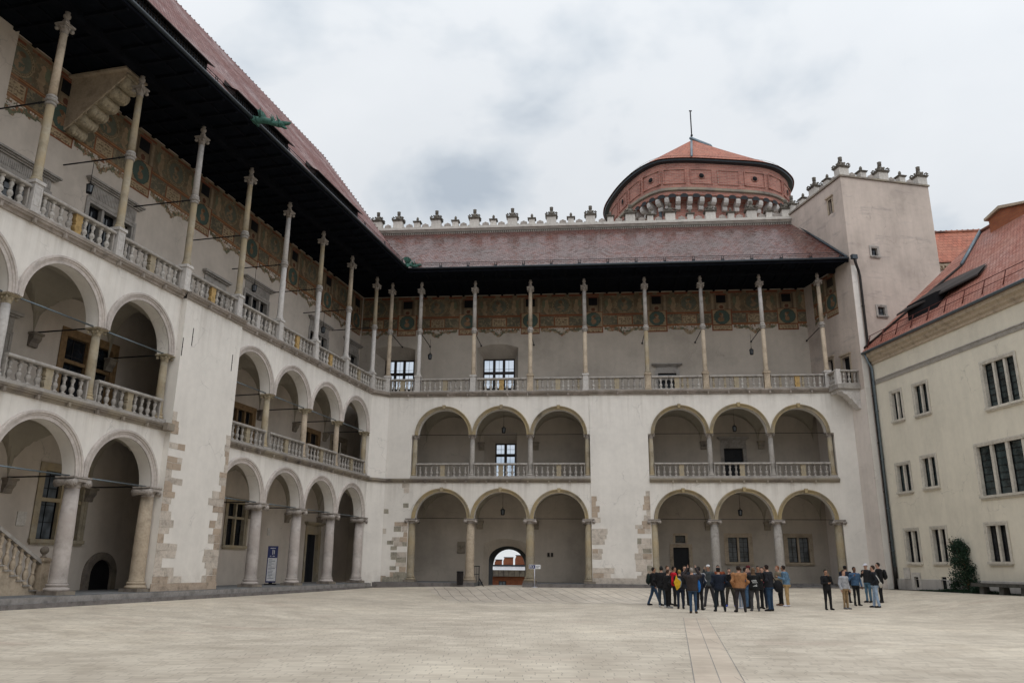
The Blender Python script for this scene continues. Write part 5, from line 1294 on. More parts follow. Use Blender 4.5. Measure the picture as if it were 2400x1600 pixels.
a0 = (-.1, 0.98); x_e = -4.9; m.prism([(a0[0], a0[1]), (x_e, a0[1]-sl_*(x_e-a0[0])), (x_e, a0[1]+.13-sl_*(x_e-a0[0])), (a0[0], a0[1]+.13)], -.14, .1)
hr = m.build('handrail', M['grey_stone'], SC)
for k in range(15):
    zb = rise*(k+1); zt = a0[1]-sl_*(-.4-k*run-a0[0])
    q = put('baluster', BAL['tan_stone'], hr, (-.4-k*run, -.03, zb)); q.scale = (1, 1, (zt-zb+.05)/.74)

# ================================================================== GARGOYLES
def gargoyle(F, x, y, z, ang, L_, label, sc=1.):
    p = w2(F, x, y); t = thing('dragon_gargoyle', label, 'gargoyle', (p[0], p[1], z), F['rot']+ang, 'green copper dragon gargoyles on the gutters')
    m = MB()   # neck runs along local -Y
    m.tube([(0, .25, -.1), (0, 0, 0), (0, -.35*L_, .08), (0, -.62*L_, .02), (0, -.8*L_, .0)], [.13*sc, .16*sc, .13*sc, .11*sc, .13*sc], 10)
    for k in range(9): m.tube([(0, -.1*L_*k*.85-.1, .1), (0, -.1*L_*k*.85-.16, .24)], [.05, .008], 5)
    b = m.build('neck', M['copper'], t)
    m = MB(); y0 = -.8*L_
    m.ball((0, y0-.05, .03), .14*sc, .22*sc, .13*sc, 10, 8)
    m.tube([(0, y0-.1, .08), (0, y0-.42, .14), (0, y0-.52, .2)], [.11*sc, .075*sc, .03], 8); m.tube([(0, y0-.1, -.03), (0, y0-.36, -.12), (0, y0-.44, -.13)], [.08*sc, .055*sc, .02], 8)
    for s in (-1, 1): m.tube([(s*.08, y0, .1), (s*.16, y0+.12, .25), (s*.2, y0+.2, .38)], [.05, .035, .01], 5); m.ball((s*.09, y0-.12, .12), .035, .035, .035, 6, 5)
    m.build('head', M['copper'], t)
    for s in (-1, 1):
        m = MB(); base = Vector((s*.1, -.15*L_, .1))
        for k in range(5):
            a = R(25+k*24); tip = base+Vector((s*.42*math.cos(a)*.8, -.12+.1*k, .5*math.sin(a)))
            m.tube([base, base.lerp(tip, .5)+Vector((0, 0, .03)), tip], [.05, .05, .012], 5)
            if k: m.add([tuple(base), tuple(prev), tuple(tip)], [(0, 1, 2)], False)
            prev = tip
        m.build('wing', M['copper'], t)
    for s in (-1, 1):
        m = MB(); base = Vector((s*.08, -.58*L_, .06))
        for k in range(3):
            a = R(30+k*35); m.tube([base, base+Vector((s*.26*math.cos(a), .1, .34*math.sin(a)))], [.045, .008], 5)
        m.build('fin', M['copper'], t)
    m = MB(); m.box(-.3, .3, -.12, .1, -.16, .06); m.build('gutter_box', M['copper'], t); t.rotation_euler = (R(14), 0, t.rotation_euler[2])
    return t
gargoyle(FL, 34.6, -2.2, 21.45, R(8), 1.55, 'green copper dragon gargoyle jutting from the left gutter, long neck against the red roof', 1.15)
pg = loc2(FL, -7.45, 52.0)
gc_ = gargoyle(FL, 54.0, -2.15, 21.55, R(50), .95, 'green copper dragon gargoyle at the corner where both gutters meet')

gc_.rotation_euler = (R(-8), 0, gc_.rotation_euler[2])
# ================================================================== SMALL THINGS
SG = simple('signboard_white', (.72, .72, .74), .5); SB = simple('signboard_navy', (.035, .045, .14), .5); SX = simple('grey_lettering', (.22, .24, .30), .6)
FONT = None
def text(s, size, parent, loc, rot, mat, name='lettering'):
    cu = bpy.data.curves.new('txt', 'FONT'); cu.body = s; cu.size = size; cu.extrude = .002; cu.align_x = 'CENTER'; cu.align_y = 'CENTER'
    o = bpy.data.objects.new('txt', cu); COL.objects.link(o)
    dg = bpy.context.evaluated_depsgraph_get(); me = bpy.data.meshes.new_from_object(o.evaluated_get(dg)); bpy.data.objects.remove(o)
    me.materials.clear(); me.materials.append(mat); q = put(name, me, parent, loc); q.rotation_euler = rot; return q
# blue totem sign in the left arcade
p = w2(FL, 46.35, 1.75); a = -R(18)
t = thing('information_totem', 'tall narrow blue and white information sign standing in the left ground arcade', 'sign', (p[0], p[1], .36), R(12))
m = MB(); m.box(-.27, .27, -.04, .04, .12, 2.05); m.build('board', SB, t)
m = MB(); m.box(-.22, .25, -.052, -.041, .2, 1.42); m.build('text_panel', SG, t)
m = MB(); m.box(-.14, .14, -.046, -.041, 1.92, 1.95); m.box(-.02, .02, -.046, -.041, 1.6, 1.86); m.box(.06, .10, -.046, -.041, 1.62, 1.84); m.box(-.14, -.06, -.046, -.041, 1.5, 1.53); m.box(.0, .12, -.046, -.041, 1.5, 1.53); m.build('symbol', SG, t)
m = MB(); rn = random.Random(8)
for k in range(14):
    z = 1.34-k*.075; m.box(-.18, -.18+rn.uniform(.14, .36), -.057, -.053, z-.028, z)
m.build('lettering', SX, t)
m = MB(); m.box(-.32, .32, -.18, .18, 0, .06); m.box(-.1, .1, -.04, .04, .06, .13); m.build('foot', M['iron'], t)
# white direction sign at the gate
t = thing('direction_sign', 'small white and blue sign on a thin post beside the gateway column', 'sign', (1.55, 52.2, gz(1.55, 52.2)), R(-5))
m = MB(); m.lathe([(.2, 0), (.2, .02), (.04, .05)], seg=14); m.bar((0, 0, .03), (0, 0, 1.15), .035, 8); m.build('post', simple('painted_post', (.5, .5, .55), .4, .3), t)
m = MB(); m.box(-.36, .38, -.02, .02, 1.12, 1.38); bd = m.build('board', SG, t)
m = MB(); m.box(-.34, .05, -.026, -.021, 1.14, 1.36); m.build('symbol_panel', SB, bd)
m = MB(); m.box(-.30, -.27, -.030, -.026, 1.17, 1.33); m.box(-.22, -.19, -.030, -.026, 1.17, 1.33); m.box(-.27, -.22, -.030, -.026, 1.30, 1.33); m.prism([(-.15, 1.17), (-.11, 1.17), (-.02, 1.25), (-.11, 1.33), (-.15, 1.33), (-.06, 1.25)], -.030, -.026); m.build('symbol', SG, bd); 
m = MB(); m.box(.1, .34, -.026, -.021, 1.26, 1.29); m.box(.1, .28, -.026, -.021, 1.20, 1.225); m.build('lettering', SX, bd)
# bin
t = thing('litter_bin', 'black cylindrical litter bin standing beside the column left of the gateway', 'bin', (-3.15, 52.25, gz(-3.15, 52.25)+.12))
m = MB(); m.lathe([(.19, 0), (.2, .03), (.2, .72), (.22, .74), (.22, .8), (.19, .82), (.14, .82), (.13, .7)], seg=20); m.build('drum', M['iron'], t)
m = MB()
for k in range(20): aa = k*PI/10; m.box(.2*math.cos(aa)-.01, .2*math.cos(aa)+.01, .2*math.sin(aa)-.01, .2*math.sin(aa)+.01, .05, .7)
m.build('slats', M['darkframe'], t)
# iron railing by the gate
p = w2(FBk, -2.3, 1.2)
t = thing('iron_handrail', 'black iron handrail at the steps just left of the gateway', 'handrail', (p[0], p[1], .3), FBk['rot'])
m = MB(); m.bar((-.3, 0, 0), (-.3, 0, 1.15), .03); m.bar((.15, 0, -.1), (.15, 0, 1.15), .03); m.bar((-.35, 0, 1.13), (.2, 0, 1.13), .03); m.bar((-.3, 0, .62), (.15, 0, .62), .02)
for x in (-.15, 0): m.bar((x, 0, .05), (x, 0, 1.12), .012)
m.bar((.2, -.2, .35), (.65, -.9, -.25), .035); m.build('rails', M['iron'], t)
# round stone ball guard right of gate
for x, lab in ((.95, 'round guard stone at the right foot of the gateway'),):
    p = w2(FBk, x, 3.2); t = thing('guard_stone', lab, 'guard stone', (p[0], p[1], .42))
    m = MB(); m.lathe([(.26, 0), (.24, .08), (.16, .12), (.2, .16)], seg=14); m.ball((0, 0, .36), .22, .22, .22); tag(m.build('stone', M['dark_stone'], t))
# bench
BST = stone('dark_bench_stone', (.085, .082, .075), .25, 3, .5)
p = w2(FR, 9.2, -.75); g0 = gz(p[0], p[1])
t = thing('stone_bench', 'long dark stone bench on short legs against the cream building', 'bench', (p[0], p[1], g0), FR['rot'])
m = MB(); m.box(-1.35, 3.4, -.28, .3, .36, .52); m.build('seat', BST, t)
for x in (-.75, .6, 2.0, 3.1):
    m = MB(); m.prismx([(-.2, 0), (.2, 0), (.16, .36), (-.16, .36)], x-.14, x+.14); m.build('leg', BST, t)
# ivy bush
rn = random.Random(4)
leafm = MatB('ivy_leaf'); lc = leafm.ramp(leafm.noise(6, 3), [(.3, (.008, .022, .012)), (.55, (.014, .038, .019)), (.75, (.03, .062, .028))]); M['leaf'] = leafm.fin(lc, .6, 0, .3)
p = w2(FR, 6.55, -.25); g0 = gz(p[0], p[1])
t = thing('ivy_bush', 'dark green ivy bush climbing the foot of the cream building wall', 'bush', (p[0], p[1], g0), FR['rot'])
m = MB(); br = MB()
def leaf(mb, c, s):
    d = Vector((rn.gauss(0, 1), rn.gauss(-.6, .8), rn.gauss(-.1, .8))).normalized(); u = d.orthogonal().normalized(); v = d.cross(u); a = rn.uniform(0, 6.28)
    u, v = u*math.cos(a)+v*math.sin(a), v*math.cos(a)-u*math.sin(a)
    mb.add([tuple(c-u*s), tuple(c-v*s*.55+u*.1*s), tuple(c+u*s*1.1), tuple(c+v*s*.55+u*.1*s)], [(0, 1, 2, 3)], False)
prof_ = [(0, 1.05, .5), (.25, .75, .5), (.6, .55, .42), (1.1, .52, .4), (1.6, .46, .36), (2.0, .36, .3), (2.35, .24, .22), (2.6, .1, .1)]
def rad(z):
    for a, b in zip(prof_[:-1], prof_[1:]):
        if a[0] <= z <= b[0]: k = (z-a[0])/(b[0]-a[0]); return a[1]+(b[1]-a[1])*k, a[2]+(b[2]-a[2])*k
    return .05, .05
clumps = [(rn.uniform(0, 2.5), rn.uniform(0, 6.28), rn.uniform(.75, 1.25)) for _ in range(70)]
for z, a, q in clumps:
    rx, ry = rad(z); cx = rx*q*math.cos(a)-.12*z*.8; cy = ry*q*math.sin(a)-.05
    if cy > .2: cy = .15
    for k in range(75):
        leaf(m, Vector((cx+rn.gauss(0, .13), min(.22, cy+rn.gauss(0, .12)), max(.03, z+rn.gauss(0, .14)))), rn.uniform(.035, .065))
for k in range(16):
    z = rn.uniform(.4, 2.5); a = rn.uniform(0, 6.28); rx, ry = rad(z); b0 = Vector((-.12*z*.8, 0, z)); e_ = Vector((rx*1.5*math.cos(a)-.12*z, -.2-.3*abs(math.sin(a)), z+rn.uniform(-.2, .35)))
    br.tube([b0, e_], [.015, .006], 4)
    for j in range(14): leaf(m, b0.lerp(e_, .5+.5*j/14)+Vector((rn.gauss(0, .03), rn.gauss(0, .03), rn.gauss(0, .03))), .05)
m.build('foliage', M['leaf'], t); br.tube([(0, .1, 0), (-.1, .12, 1), (-.25, .1, 2.3)], [.07, .05, .02], 6); br.build('stem', M['woodframe'], t)
m = MB()
for k in range(5200):
    x = rn.uniform(3.0, 13.5) if rn.random() < .55 else rn.gauss(6.9, 1.3); y = -rn.uniform(.05, .75); P_ = w2(FR, x, y)
    h_ = rn.uniform(.04, .13)*(1.6 if 4.8 < x < 8.6 else .8); gg = gz(P_[0], P_[1]); dx_, dy_ = rn.gauss(0, .04), rn.gauss(0, .04)
    m.add([(P_[0]-.02, P_[1], gg-.02), (P_[0]+.02, P_[1], gg-.02), (P_[0]+dx_, P_[1]+dy_, gg+h_)], [(0, 1, 2)], False)
o = m.build('grass', M['leaf']); tag(o, 'strip of low dark green grass and ivy along the foot of the cream building', 'grass', kind='stuff')
m = MB()
vs = []; 
for k in range(61):
    x = -.4+k*.58
    for y in (-.85, .02):
        P_ = w2(FR, x, y); vs.append((P_[0], P_[1], gz(P_[0], P_[1])+.012))
m.add(vs, [(2*k, 2*k+1, 2*k+3, 2*k+2) for k in range(60)], False); o = m.build('soil_strip', simple('dark_soil', (.035, .033, .026), .95, bump=.5)); o['kind'] = 'structure'

# ================================================================== PEOPLE
SKIN = {'fair': (.50, .30, .22), 'tan': (.36, .20, .13), 'brown': (.16, .08, .05)}
PM = {}
def pm(c, rough=.85):
    k = tuple(c)+(rough,)
    if k not in PM:
        b = MatB('cloth_%d' % len(PM)); n_ = b.noise(9, 4, .6); col = b.ramp(n_, [(.3, c3(c, .7)), (.6, c3(c, 1.12))]); b.bump(b.noise(16, 4), .6, .02); PM[k] = b.fin(col, rough, 0, .25)
    return PM[k]
def person(x, y, z, H, face, label, top, legs, hair=(.02, .015, .012), skin='fair', shoes=(.02, .018, .018), arms=('down', 'down'), stance=.1, stride=0, bulk=.02, hem=.9, hat=None, hatbrim=False, longhair=False, bow=0, hairy=1.0):
    t = bpy.data.objects.new('person', None)
    COL.objects.link(t); t.location = (x, y, z); t.rotation_euler = (0, 0, face); tag(t, label, 'person'); t.scale = (H/1.76,)*3
    m = MB(); caps = []
    def limb(pts, rr, lab, seg=10):
        m.tube(pts, rr, seg)
        for q, r_ in zip(pts, rr): m.ball(q, r_, r_, r_, 10, 8)
        for i in range(len(pts)-1): caps.append((Vector(pts[i]), Vector(pts[i+1]), rr[i], rr[i+1], lab))
    ln = Vector((0, bow*.12, 0))
    # torso as stacked ellipse rings
    st = [(.84, .155, .115), (.92, .175, .13), (1.02, .16, .118), (1.14, .158, .115), (1.28, .182, .128), (1.38, .195, .125), (1.45, .165, .10), (1.50, .085, .07)]
    b_ = bulk; vs = []; seg = 18
    rings = [(zz, rx+(b_ if zz < 1.46 else b_*.4), ry+(b_ if zz < 1.46 else b_*.4)) for zz, rx, ry in st if zz > .5]
    if hem < .84: rings = [(hem, .175+b_, .13+b_)]+rings
    for zz, rx, ry in rings:
        f = ln*max(0, (zz-.9)/.6)
        for k in range(seg): a = 2*PI*k/seg; vs.append((rx*math.cos(a)+f.x, ry*math.sin(a)+f.y, zz))
    n_ = len(rings); m.add(vs, [(j*seg+k, j*seg+(k+1) % seg, (j+1)*seg+(k+1) % seg, (j+1)*seg+k) for j in range(n_-1) for k in range(seg)]+[tuple(range(seg-1, -1, -1)), tuple((n_-1)*seg+k for k in range(seg))])
    # neck and head
    hy = ln.y*1.05; hc = Vector((0, hy+.025+.05*bow, 1.645-.02*bow))
    limb([(0, hy-.005, 1.44), (0, hy+.012, 1.58)], [.062, .056], 'skin')
    m.ball(hc+Vector((0, -.01, .015)), .076, .096, .105, 14, 10); m.ball(hc+Vector((0, .022, -.045)), .058, .068, .075, 12, 8)
    m.ball(hc+Vector((0, .092, -.012)), .013, .022, .022, 8, 6); m.ball(hc+Vector((0, .07, -.1)), .026, .022, .018, 8, 6); m.ball(hc+Vector((0, .072, .03)), .05, .02, .014, 8, 6)
    m.ball(hc+Vector((0, .082, -.055)), .024, .013, .011, 8, 6)
    for s in (-1, 1): m.ball(hc+Vector((s*.077, -.005, -.012)), .012, .02, .03, 8, 6)
    m.ball(hc+Vector((0, -.022, .035*hairy)), .084, .098, .1, 14, 10)
    if longhair: m.ball(hc+Vector((0, -.055, -.08)), .085, .06, .15, 12, 8)
    # legs
    hands = []
    for s in (-1, 1):
        fy = stride*s*.5; kx = s*(stance*.75+.02); ax = s*stance
        limb([(s*.088, 0, .90), (kx, fy*.45+.015, .50), (ax, fy, .10)], [.105, .07, .058], 'legs')
        limb([(ax, fy-.02, .055), (ax+s*.02, fy+.09, .045), (ax+s*.035, fy+.17, .035)], [.052, .045, .036], 'shoe')
        P_ = arms[0 if s < 0 else 1]
        E_, W_, dr = {'down': ((.275, -.03, 1.14), (.275, .06, .90), (0, .1, -1)), 'pocket': ((.32, -.09, 1.15), (.215, .08, .98), (-.3, .6, -.7)), 'chin': ((.20, .16, 1.16), (.05, .19, 1.46), (-.2, -.2, 1)),
                      'front': ((.25, .05, 1.16), (.08, .27, 1.16), (-.9, .3, .1)), 'raised': ((.34, .12, 1.46), (.17, .24, 1.74), (-.3, .1, 1)), 'phone': ((.27, .08, 1.2), (.11, .17, 1.56), (-.2, -.1, 1)), 'hold': ((.27, .02, 1.16), (.16, .26, 1.24), (-.3, .8, .3)), 'strap': ((.29, -.0, 1.18), (.14, .16, 1.32), (-.6, 0, .6))}[P_]
        sh = Vector((s*(.185+b_*.6), ln.y*.8, 1.41)); E_ = Vector((s*E_[0], E_[1]+ln.y*.6, E_[2])); W_ = Vector((s*W_[0], W_[1]+ln.y*.6, W_[2])); dr = Vector((s*dr[0], dr[1], dr[2])).normalized()
        limb([sh, E_, W_], [.062+b_*.7, .048+b_*.5, .036+b_*.4], 'top')
        if P_ != 'pocket': hands.append((W_, dr, s))
    me = m.mesh('tmp', M['black']); tmp = bpy.data.objects.new('tmp', me); COL.objects.link(tmp)
    md_ = tmp.modifiers.new('r', 'REMESH'); md_.mode = 'VOXEL'; md_.voxel_size = .013; sm_ = tmp.modifiers.new('s', 'SMOOTH'); sm_.factor = .5; sm_.iterations = 2
    dg = bpy.context.evaluated_depsgraph_get(); me2 = bpy.data.meshes.new_from_object(tmp.evaluated_get(dg)); bpy.data.objects.remove(tmp)
    nv_ = len(me2.vertices); co = np.empty(nv_*3); me2.vertices.foreach_get('co', co); co = co.reshape(-1, 3)
    nf = len(me2.polygons); pc = np.empty(nf*3); me2.polygons.foreach_get('center', pc); pc = pc.reshape(-1, 3)
    # label faces
    best = np.full(nf, 1e9); lab = np.zeros(nf, int); LI = {'skin': 0, 'top': 1, 'legs': 2, 'shoe': 3, 'hair': 4}
    for A, B, ra, rb, lb in caps:
        A_, B_2 = np.array(A), np.array(B); d_ = B_2-A_; tt = np.clip(((pc-A_)@d_)/(d_@d_), 0, 1); q = A_+tt[:, None]*d_; ds = np.linalg.norm(pc-q, axis=1)-(ra+(rb-ra)*tt)
        w_ = ds < best; best[w_] = ds[w_]; lab[w_] = LI[lb]
    zz = pc[:, 2]; core = (np.abs(pc[:, 0]) < .25) & (zz > hem) & (zz < 1.50) & (lab != 0)
    lab[core] = 1; lab[(zz < hem) & (lab == 1) & (np.abs(pc[:, 0]) < .2) & (zz < .93) & (best > .03)] = 2
    lab[(zz <= hem) & (zz > hem-.1) & (np.abs(pc[:, 0]) < .19) & (np.abs(pc[:, 1]) < .16)] = 2
    lab[(lab == 0) & (zz < 1.50)] = 1
    rel = pc-np.array(hc); hd = (zz > hc.z-.13) & (np.abs(rel[:, 0]) < .12) & (np.linalg.norm(rel, axis=1) < .2) & (zz > 1.52)
    lab[hd] = 0
    isha = hd & ((rel[:, 2] > .055+.25*np.maximum(0, rel[:, 1])) | ((rel[:, 1] < -.015) & (rel[:, 2] > -.055)) | ((rel[:, 1] < .02) & (rel[:, 2] > .0) & (np.abs(rel[:, 0]) > .05)))
    lab[isha] = 4
    if longhair: lab[(zz > 1.46) & (rel[:, 1] < -.03) & (np.abs(rel[:, 0]) < .1)] = 4
    vsl = [tuple(v) for v in co]; fsl = [tuple(p_.vertices) for p_ in me2.polygons]; bpy.data.meshes.remove(me2)
    M2 = MB(); M2.v = vsl; M2.f = fsl; M2.mi = lab.tolist(); M2.sm = [True]*nf
    # hands: palm, four fingers, thumb rooted in the wrist
    M2.cur = 0
    for W_, dr, s in hands:
        side = dr.cross(Vector((0, 0, 1))); side = side.normalized() if side.length > .1 else Vector((1, 0, 0)); nrm = side.cross(dr)
        pc_ = W_+dr*.05; M2.tube([W_-dr*.02, W_+dr*.03, W_+dr*.085], [.028, .036, .034], 8)
        for j, L_ in enumerate((.065, .075, .07, .055)):
            o_ = pc_+dr*.03+side*(.024-.016*j); k1 = o_+dr*L_*.55+nrm*.006; M2.tube([o_, k1, k1+dr*L_*.45+nrm*.022], [.0095, .0088, .0075], 6)
        o_ = pc_-dr*.02+side*.026; M2.tube([o_, o_+side*.028+dr*.03, o_+side*.03+dr*.06+nrm*.012], [.012, .010, .008], 6)
    M2.cur = 4
    for s in (-1, 1): e_ = hc+Vector((s*.029, .083, .008)); M2.ball(e_, .009, .006, .006, 6, 4)
    M2.build('body', [pm(SKIN[skin], .6), pm(top), pm(legs), pm(shoes), pm(hair)], t)
    if hat:
        m = MB(); m.ball(hc+Vector((0, -.02, .065)), .093, .108, .075, 14, 8); m.tube([hc+Vector((0, -.02, .045)), hc+Vector((0, -.02, .075))], [.096, .09], 14)
        if hatbrim: m.add([tuple(hc+Vector((x_, y_, z_))) for x_, y_, z_ in ((-.07, .06, .06), (.07, .06, .06), (.06, .17, .045), (-.06, .17, .045), (-.07, .06, .05), (.07, .06, .05), (.06, .17, .035), (-.06, .17, .035))], [(0, 1, 2, 3), (7, 6, 5, 4), (2, 6, 7, 3), (1, 5, 6, 2), (0, 3, 7, 4)], False)
        m.build('cap', pm(hat), t)
    return t
def backpack(t, col, label, w=.17, h=.23, zc=1.22, oy=-.24, drop=0, ox=0):
    c, s_ = math.cos(t.rotation_euler[2]), math.sin(t.rotation_euler[2]); k = t.scale[0]
    X = t.location[0]+k*(c*ox-s_*oy); Y = t.location[1]+k*(s_*ox+c*oy)
    b = thing('backpack', label, 'backpack', (X, Y, t.location[2]+k*(zc-h)), t.rotation_euler[2])
    m = MB(); m.ball((0, 0, h), w, .10, h, 14, 10); m.ball((0, -.05, h*.65), w*.8, .08, h*.5, 12, 8); m.build('pack', pm(col), b)
    m = MB()
    for s in (-1, 1): m.tube([(s*.1, .06, h*.5), (s*.13, .26, h*.8), (s*.13, .36, h*1.4), (s*.11, .24, h*2.05), (s*.09, .06, h*1.8)], .014, 5)
    m.build('strap', pm(c3(col, .6)), b); return b
BK = (.012, .012, .014); NV = (.012, .018, .035); JN = (.03, .06, .11); DG = (.035, .035, .04)
def ff(dx_, dy_): return math.atan2(-dx_, dy_)     # face direction (dx,dy) -> z rotation of a +Y facing body
PE = []
def PP(x, y, H, d, label, **k): t = person(x, y, gz(x, y), H, ff(*d), label, **k); PE.append(t); return t
a = PP(6.93, 39.98, 1.75, (1, -.1), 'person in black jacket with black backpack and blue jeans, leftmost of the crowd', top=BK, legs=JN, skin='tan', stride=.55, stance=.09, bulk=.045)
backpack(a, (.012, .02, .018), 'black backpack worn by the leftmost person of the crowd', .17, .27)
PP(7.02, 38.35, 1.80, (.4, 1), 'person in hooded black coat and grey-blue jeans with one white shoe, seen from behind', top=BK, legs=(.035, .05, .07), shoes=(.6, .6, .62), hair=(.02, .02, .02), bulk=.055, stance=.12, arms=('pocket', 'pocket'), hem=.82)
PP(7.72, 40.56, 1.82, (.6, -1), 'brown-haired person with hand near the face, half hidden behind the red jacket', top=BK, legs=BK, hair=(.08, .04, .02), arms=('chin', 'pocket'))
PP(7.13, 37.59, 1.66, (1, .3), 'short dark-dressed person with black-and-white shoes facing right near the red jacket', top=BK, legs=BK, hair=(.05, .03, .02), shoes=(.35, .35, .36), bulk=.05, hem=.8, arms=('pocket', 'pocket'), bow=.3)
PP(7.78, 39.29, 1.80, (1, -.3), 'person in bright red jacket and dark trousers', top=(.50, .01, .025), legs=BK, skin='tan', arms=('pocket', 'pocket'), bulk=.035)
a = PP(7.57, 36.93, 1.65, (.25, 1), 'blond person in black top and navy jeans with a grey backpack', top=BK, legs=NV, hair=(.32, .20, .06), bulk=.03, stance=.11, arms=('front', 'front'))
backpack(a, (.22, .26, .28), 'grey backpack hanging low on the blond person', .15, .22, 1.15, -.23, ox=-.06)
PP(8.51, 40.27, 1.84, (.1, -1), 'person with glasses and dark long coat facing the camera before the doorway', top=(.018, .02, .028), legs=BK, hair=(.04, .025, .015), bulk=.04, hem=.75)
a = PP(7.35, 33.43, 1.74, (.25, 1), 'person in dark brown coat and jeans raising both arms, nearest to the camera', top=(.035, .028, .028), legs=JN, hair=(.25, .22, .2), arms=('raised', 'raised'), bulk=.06, hem=.86, shoes=(.05, .03, .02))
b = thing('shoulder_bag', 'bright blue bag at the right side of the person with raised arms', 'bag', (7.62, 33.5, gz(7.6, 33.5)+.82), 0)
m = MB(); m.ball((0, 0, .22), .08, .13, .24, 12, 8); m.build('pouch', pm((.02, .14, .45)), b); m = MB(); m.tube([(0, 0, .42), (-.08, 0, .62), (-.2, -.02, .7)], .015, 5); m.build('strap', pm((.02, .06, .2)), b)
b = thing('carrier_bag', 'yellow carrier bag held left of the person with raised arms', 'bag', (6.98, 34.6, gz(7, 34.6)+.85), 0)
m = MB(); m.prism([(-.03, 0), (.1, .12), (.16, .34), (.03, .46), (-.02, .6), (-.07, .44), (-.13, .3)], -.05, .05); m.build('sack', pm((.60, .36, .02)), b)
PP(8.18, 35.97, 1.76, (.5, 1), 'person in navy jacket just right of the person with raised arms', top=NV, legs=BK, hair=BK, skin='brown', bulk=.045, arms=('pocket', 'pocket'))
PP(9.41, 39.17, 1.88, (-.7, -.8), 'person in white cap and patterned dark jacket holding a phone to the ear', top=(.05, .06, .065), legs=DG, hat=(.62, .62, .63), skin='tan', arms=('pocket', 'phone'), stride=.4, stance=.14, bulk=.04)
PP(8.33, 35.99+.5, 1.80, (.6, .9), 'person in light grey hoodie partly hidden between navy jacket and white cap', top=(.28, .28, .29), legs=(.10, .095, .105), arms=('pocket', 'pocket'), bulk=.05, hem=.84, shoes=(.25, .25, .26))
PP(8.8, 34.9, 1.76, (.05, 1), 'person in black hat and dark navy jacket seen from behind, legs apart', top=(.010, .015, .028), legs=(.012, .018, .024), hat=(.012, .012, .014), arms=('pocket', 'pocket'), bulk=.06, stance=.19, hem=.86)
PP(9.95, 39.5, 1.87, (-.2, -1), 'person in rust-red jacket looking over the shoulder of the black-hatted person', top=(.20, .05, .02), legs=BK, bulk=.05, arms=('pocket', 'pocket'))
PP(10.44, 39.36, 1.74, (-.2, -1), 'person in olive trousers and blue shoes with a hand at the mouth', top=BK, legs=(.05, .045, .035), shoes=(.05, .08, .45), arms=('pocket', 'chin'), stance=.19, bow=.2)
PP(9.56, 34.54, 1.84, (.0, 1), 'person in tan leather jacket and grey trousers seen from behind', top=(.30, .145, .065), legs=(.035, .03, .032), hair=(.022, .014, .01), arms=('pocket', 'pocket'), bulk=.065, stance=.17, hem=.92, hairy=1.1)
PP(10.4, 37.41, 1.76, (-.8, -.3), 'dark-haired person in pale jeans half hidden behind the tan leather jacket', top=(.02, .02, .03), legs=(.30, .34, .42), shoes=(.5, .5, .55), hair=(.05, .02, .015))
PP(10.77, 37.84, 1.78, (.9, -.4), 'dark-haired person in blue patterned jacket and blue jeans facing right', top=(.03, .07, .16), legs=(.08, .15, .26), bulk=.035, arms=('front', 'hold'))
PP(11.15, 38.6, 1.86, (-1, -.3), 'person in maroon cap facing left behind the crowd', top=(.05, .03, .03), legs=DG, hat=(.10, .015, .02), hatbrim=True)
a = PP(10.44, 35.49, 1.77, (.15, 1), 'brown-haired person in black hoodie with white print on the back', top=(.010, .011, .012), legs=(.05, .05, .055), hair=(.12, .075, .045), arms=('front', 'front'), bulk=.055, hem=.84, longhair=True, stance=.14, shoes=(.10, .10, .11))
PR = simple('white_print', (.62, .64, .64), .7)
m = MB(); rn = random.Random(3)
for k in range(5): x0 = -.10+k*.042; h_ = rn.uniform(.05, .09); m.box(x0, x0+.016, -.203, -.198, 1.2, 1.2+h_); m.box(x0, x0+.034, -.203, -.198, 1.2+h_*rn.choice((.4, .9)), 1.2+h_*.4+.02)
m.box(-.09, .13, -.203, -.198, 1.15, 1.17)
for k in range(4): x0 = -.06+k*.045; h_ = .03+.02*k; m.box(x0, x0+.02, -.203, -.197, 1.0, 1.0+h_); m.box(x0, x0+.038, -.203, -.197, 1.0, 1.012)
m.build('print', PR, a)
PP(11.28, 37.56, 1.85, (-.1, -1), 'short-haired person in black coat facing the camera beside the white-print hoodie', top=BK, legs=BK, skin='tan', bulk=.04, hem=.78, arms=('pocket', 'front'))
PP(11.62, 38.1, 1.80, (-.5, -1), 'person with pink scarf mostly hidden behind the tall person in black', top=(.55, .04, .10), legs=NV, hair=(.015, .01, .01))
a = PP(11.14, 35.6, 1.90, (-.75, .7), 'tall person in black jacket and wide blue jeans at the right of the crowd', top=(.014, .015, .02), legs=(.022, .05, .10), hair=(.02, .012, .01), bulk=.06, stance=.12, arms=('pocket', 'front'), bow=.4)
b = thing('shoulder_bag', 'large black shoulder bag slung on the tall person in black', 'bag', (11.47, 35.45, gz(11.4, 35.5)+.72), R(-20))
m = MB(); m.ball((0, 0, .3), .2, .1, .26, 12, 8); m.build('pouch', pm(BK), b); m = MB(); m.tube([(-.1, 0, .5), (-.3, .05, .9)], .02, 5); m.build('strap', pm(BK), b)
PP(13.34, 40.94, 1.88, (-1, -.2), 'red-haired person in olive jacket and black trousers facing left', top=(.20, .17, .12), legs=BK, hair=(.20, .08, .04), shoes=(.14, .08, .05), bow=.4, arms=('front', 'front'), bulk=.03)
PP(13.31, 39.87, 1.90, (-.9, .5), 'person in denim jacket with white hood and khaki trousers', top=(.11, .19, .28), legs=(.40, .27, .13), hair=(.03, .02, .018), skin='tan', shoes=(.6, .6, .68), bow=.5, bulk=.04, hem=.94, arms=('hold', 'pocket'))
def onr(x, y): # the small right group stands a little nearer, on slightly higher ground
    k = .895; return x*k, y*k
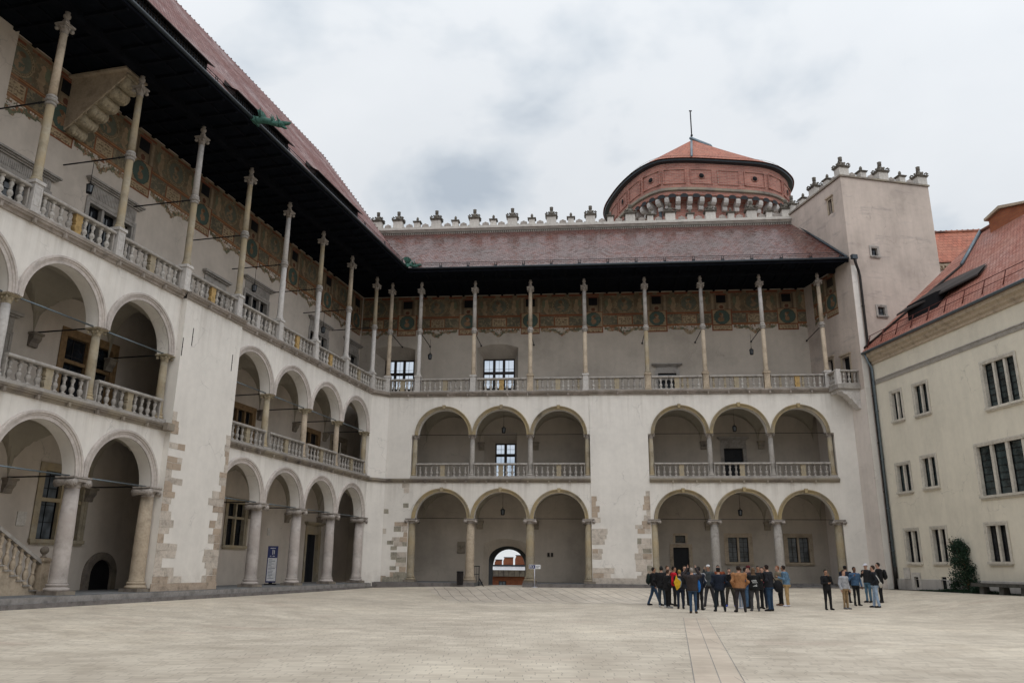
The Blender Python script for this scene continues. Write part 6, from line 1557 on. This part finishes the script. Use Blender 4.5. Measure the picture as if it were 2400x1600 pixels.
x, y = onr(15.83, 41.44); PP(x, y, 1.72, (.1, -1), 'person dressed in black with one hand at the chin, standing alone', top=BK, legs=BK, skin='tan', arms=('chin', 'front'), stance=.12)
x, y = onr(18.97, 46.72); PP(x, y, 1.78, (.6, .8), 'person in black cap and dark jacket behind the grey hoodie', top=NV, legs=BK, hat=BK, bulk=.05)
x, y = onr(17.05, 42.3); PP(x, y, 1.70, (.5, -1), 'person in light grey hoodie and khaki trousers', top=(.33, .34, .37), legs=(.26, .18, .10), hair=(.06, .03, .02), bulk=.04, hem=.93, arms=('down', 'down'), shoes=(.15, .15, .16))
x, y = onr(18.55, 44.51); PP(x, y, 1.78, (.1, -1), 'person in blue denim waistcoat over black clothes', top=(.05, .10, .18), legs=BK, skin='brown', bulk=.03, hem=.93, arms=('down', 'strap'))
x, y = onr(19.76, 45.79); PP(x, y, 1.83, (-.8, -.5), 'person in white cap and black jacket with a light shoulder strap', top=(.02, .02, .022), legs=(.08, .16, .24), hat=(.66, .66, .72), hatbrim=True, hair=(.05, .03, .02), arms=('pocket', 'strap'))
x, y = onr(18.75, 42.62); a = PP(x, y, 1.85, (-.75, .3), 'person in black sweater and pale blue jeans with a white bag strap', top=(.014, .016, .022), legs=(.28, .37, .50), hair=(.035, .022, .016), bulk=.04, hem=.93, arms=('pocket', 'down'), stance=.09, stride=.2)
b = thing('shoulder_bag', 'small cream bag on a white strap carried by the person in pale jeans', 'bag', (x+.2, y-.17, gz(x, y)+.88), R(15))
m = MB(); m.ball((0, 0, .12), .1, .05, .13, 10, 8); m.build('pouch', pm((.45, .42, .38)), b); m = MB(); m.tube([(0, 0, .2), (-.12, -.04, .4), (-.3, .0, .66)], .022, 5); m.build('strap', pm((.6, .6, .6)), b)
x, y = onr(20.1, 45.0); a = PP(x, y, 1.86, (-.9, .2), 'person with black backpack at the far right of the small group', top=BK, legs=BK, bulk=.04)
backpack(a, (.012, .012, .014), 'black backpack on the rightmost standing person', .17, .25, 1.25)
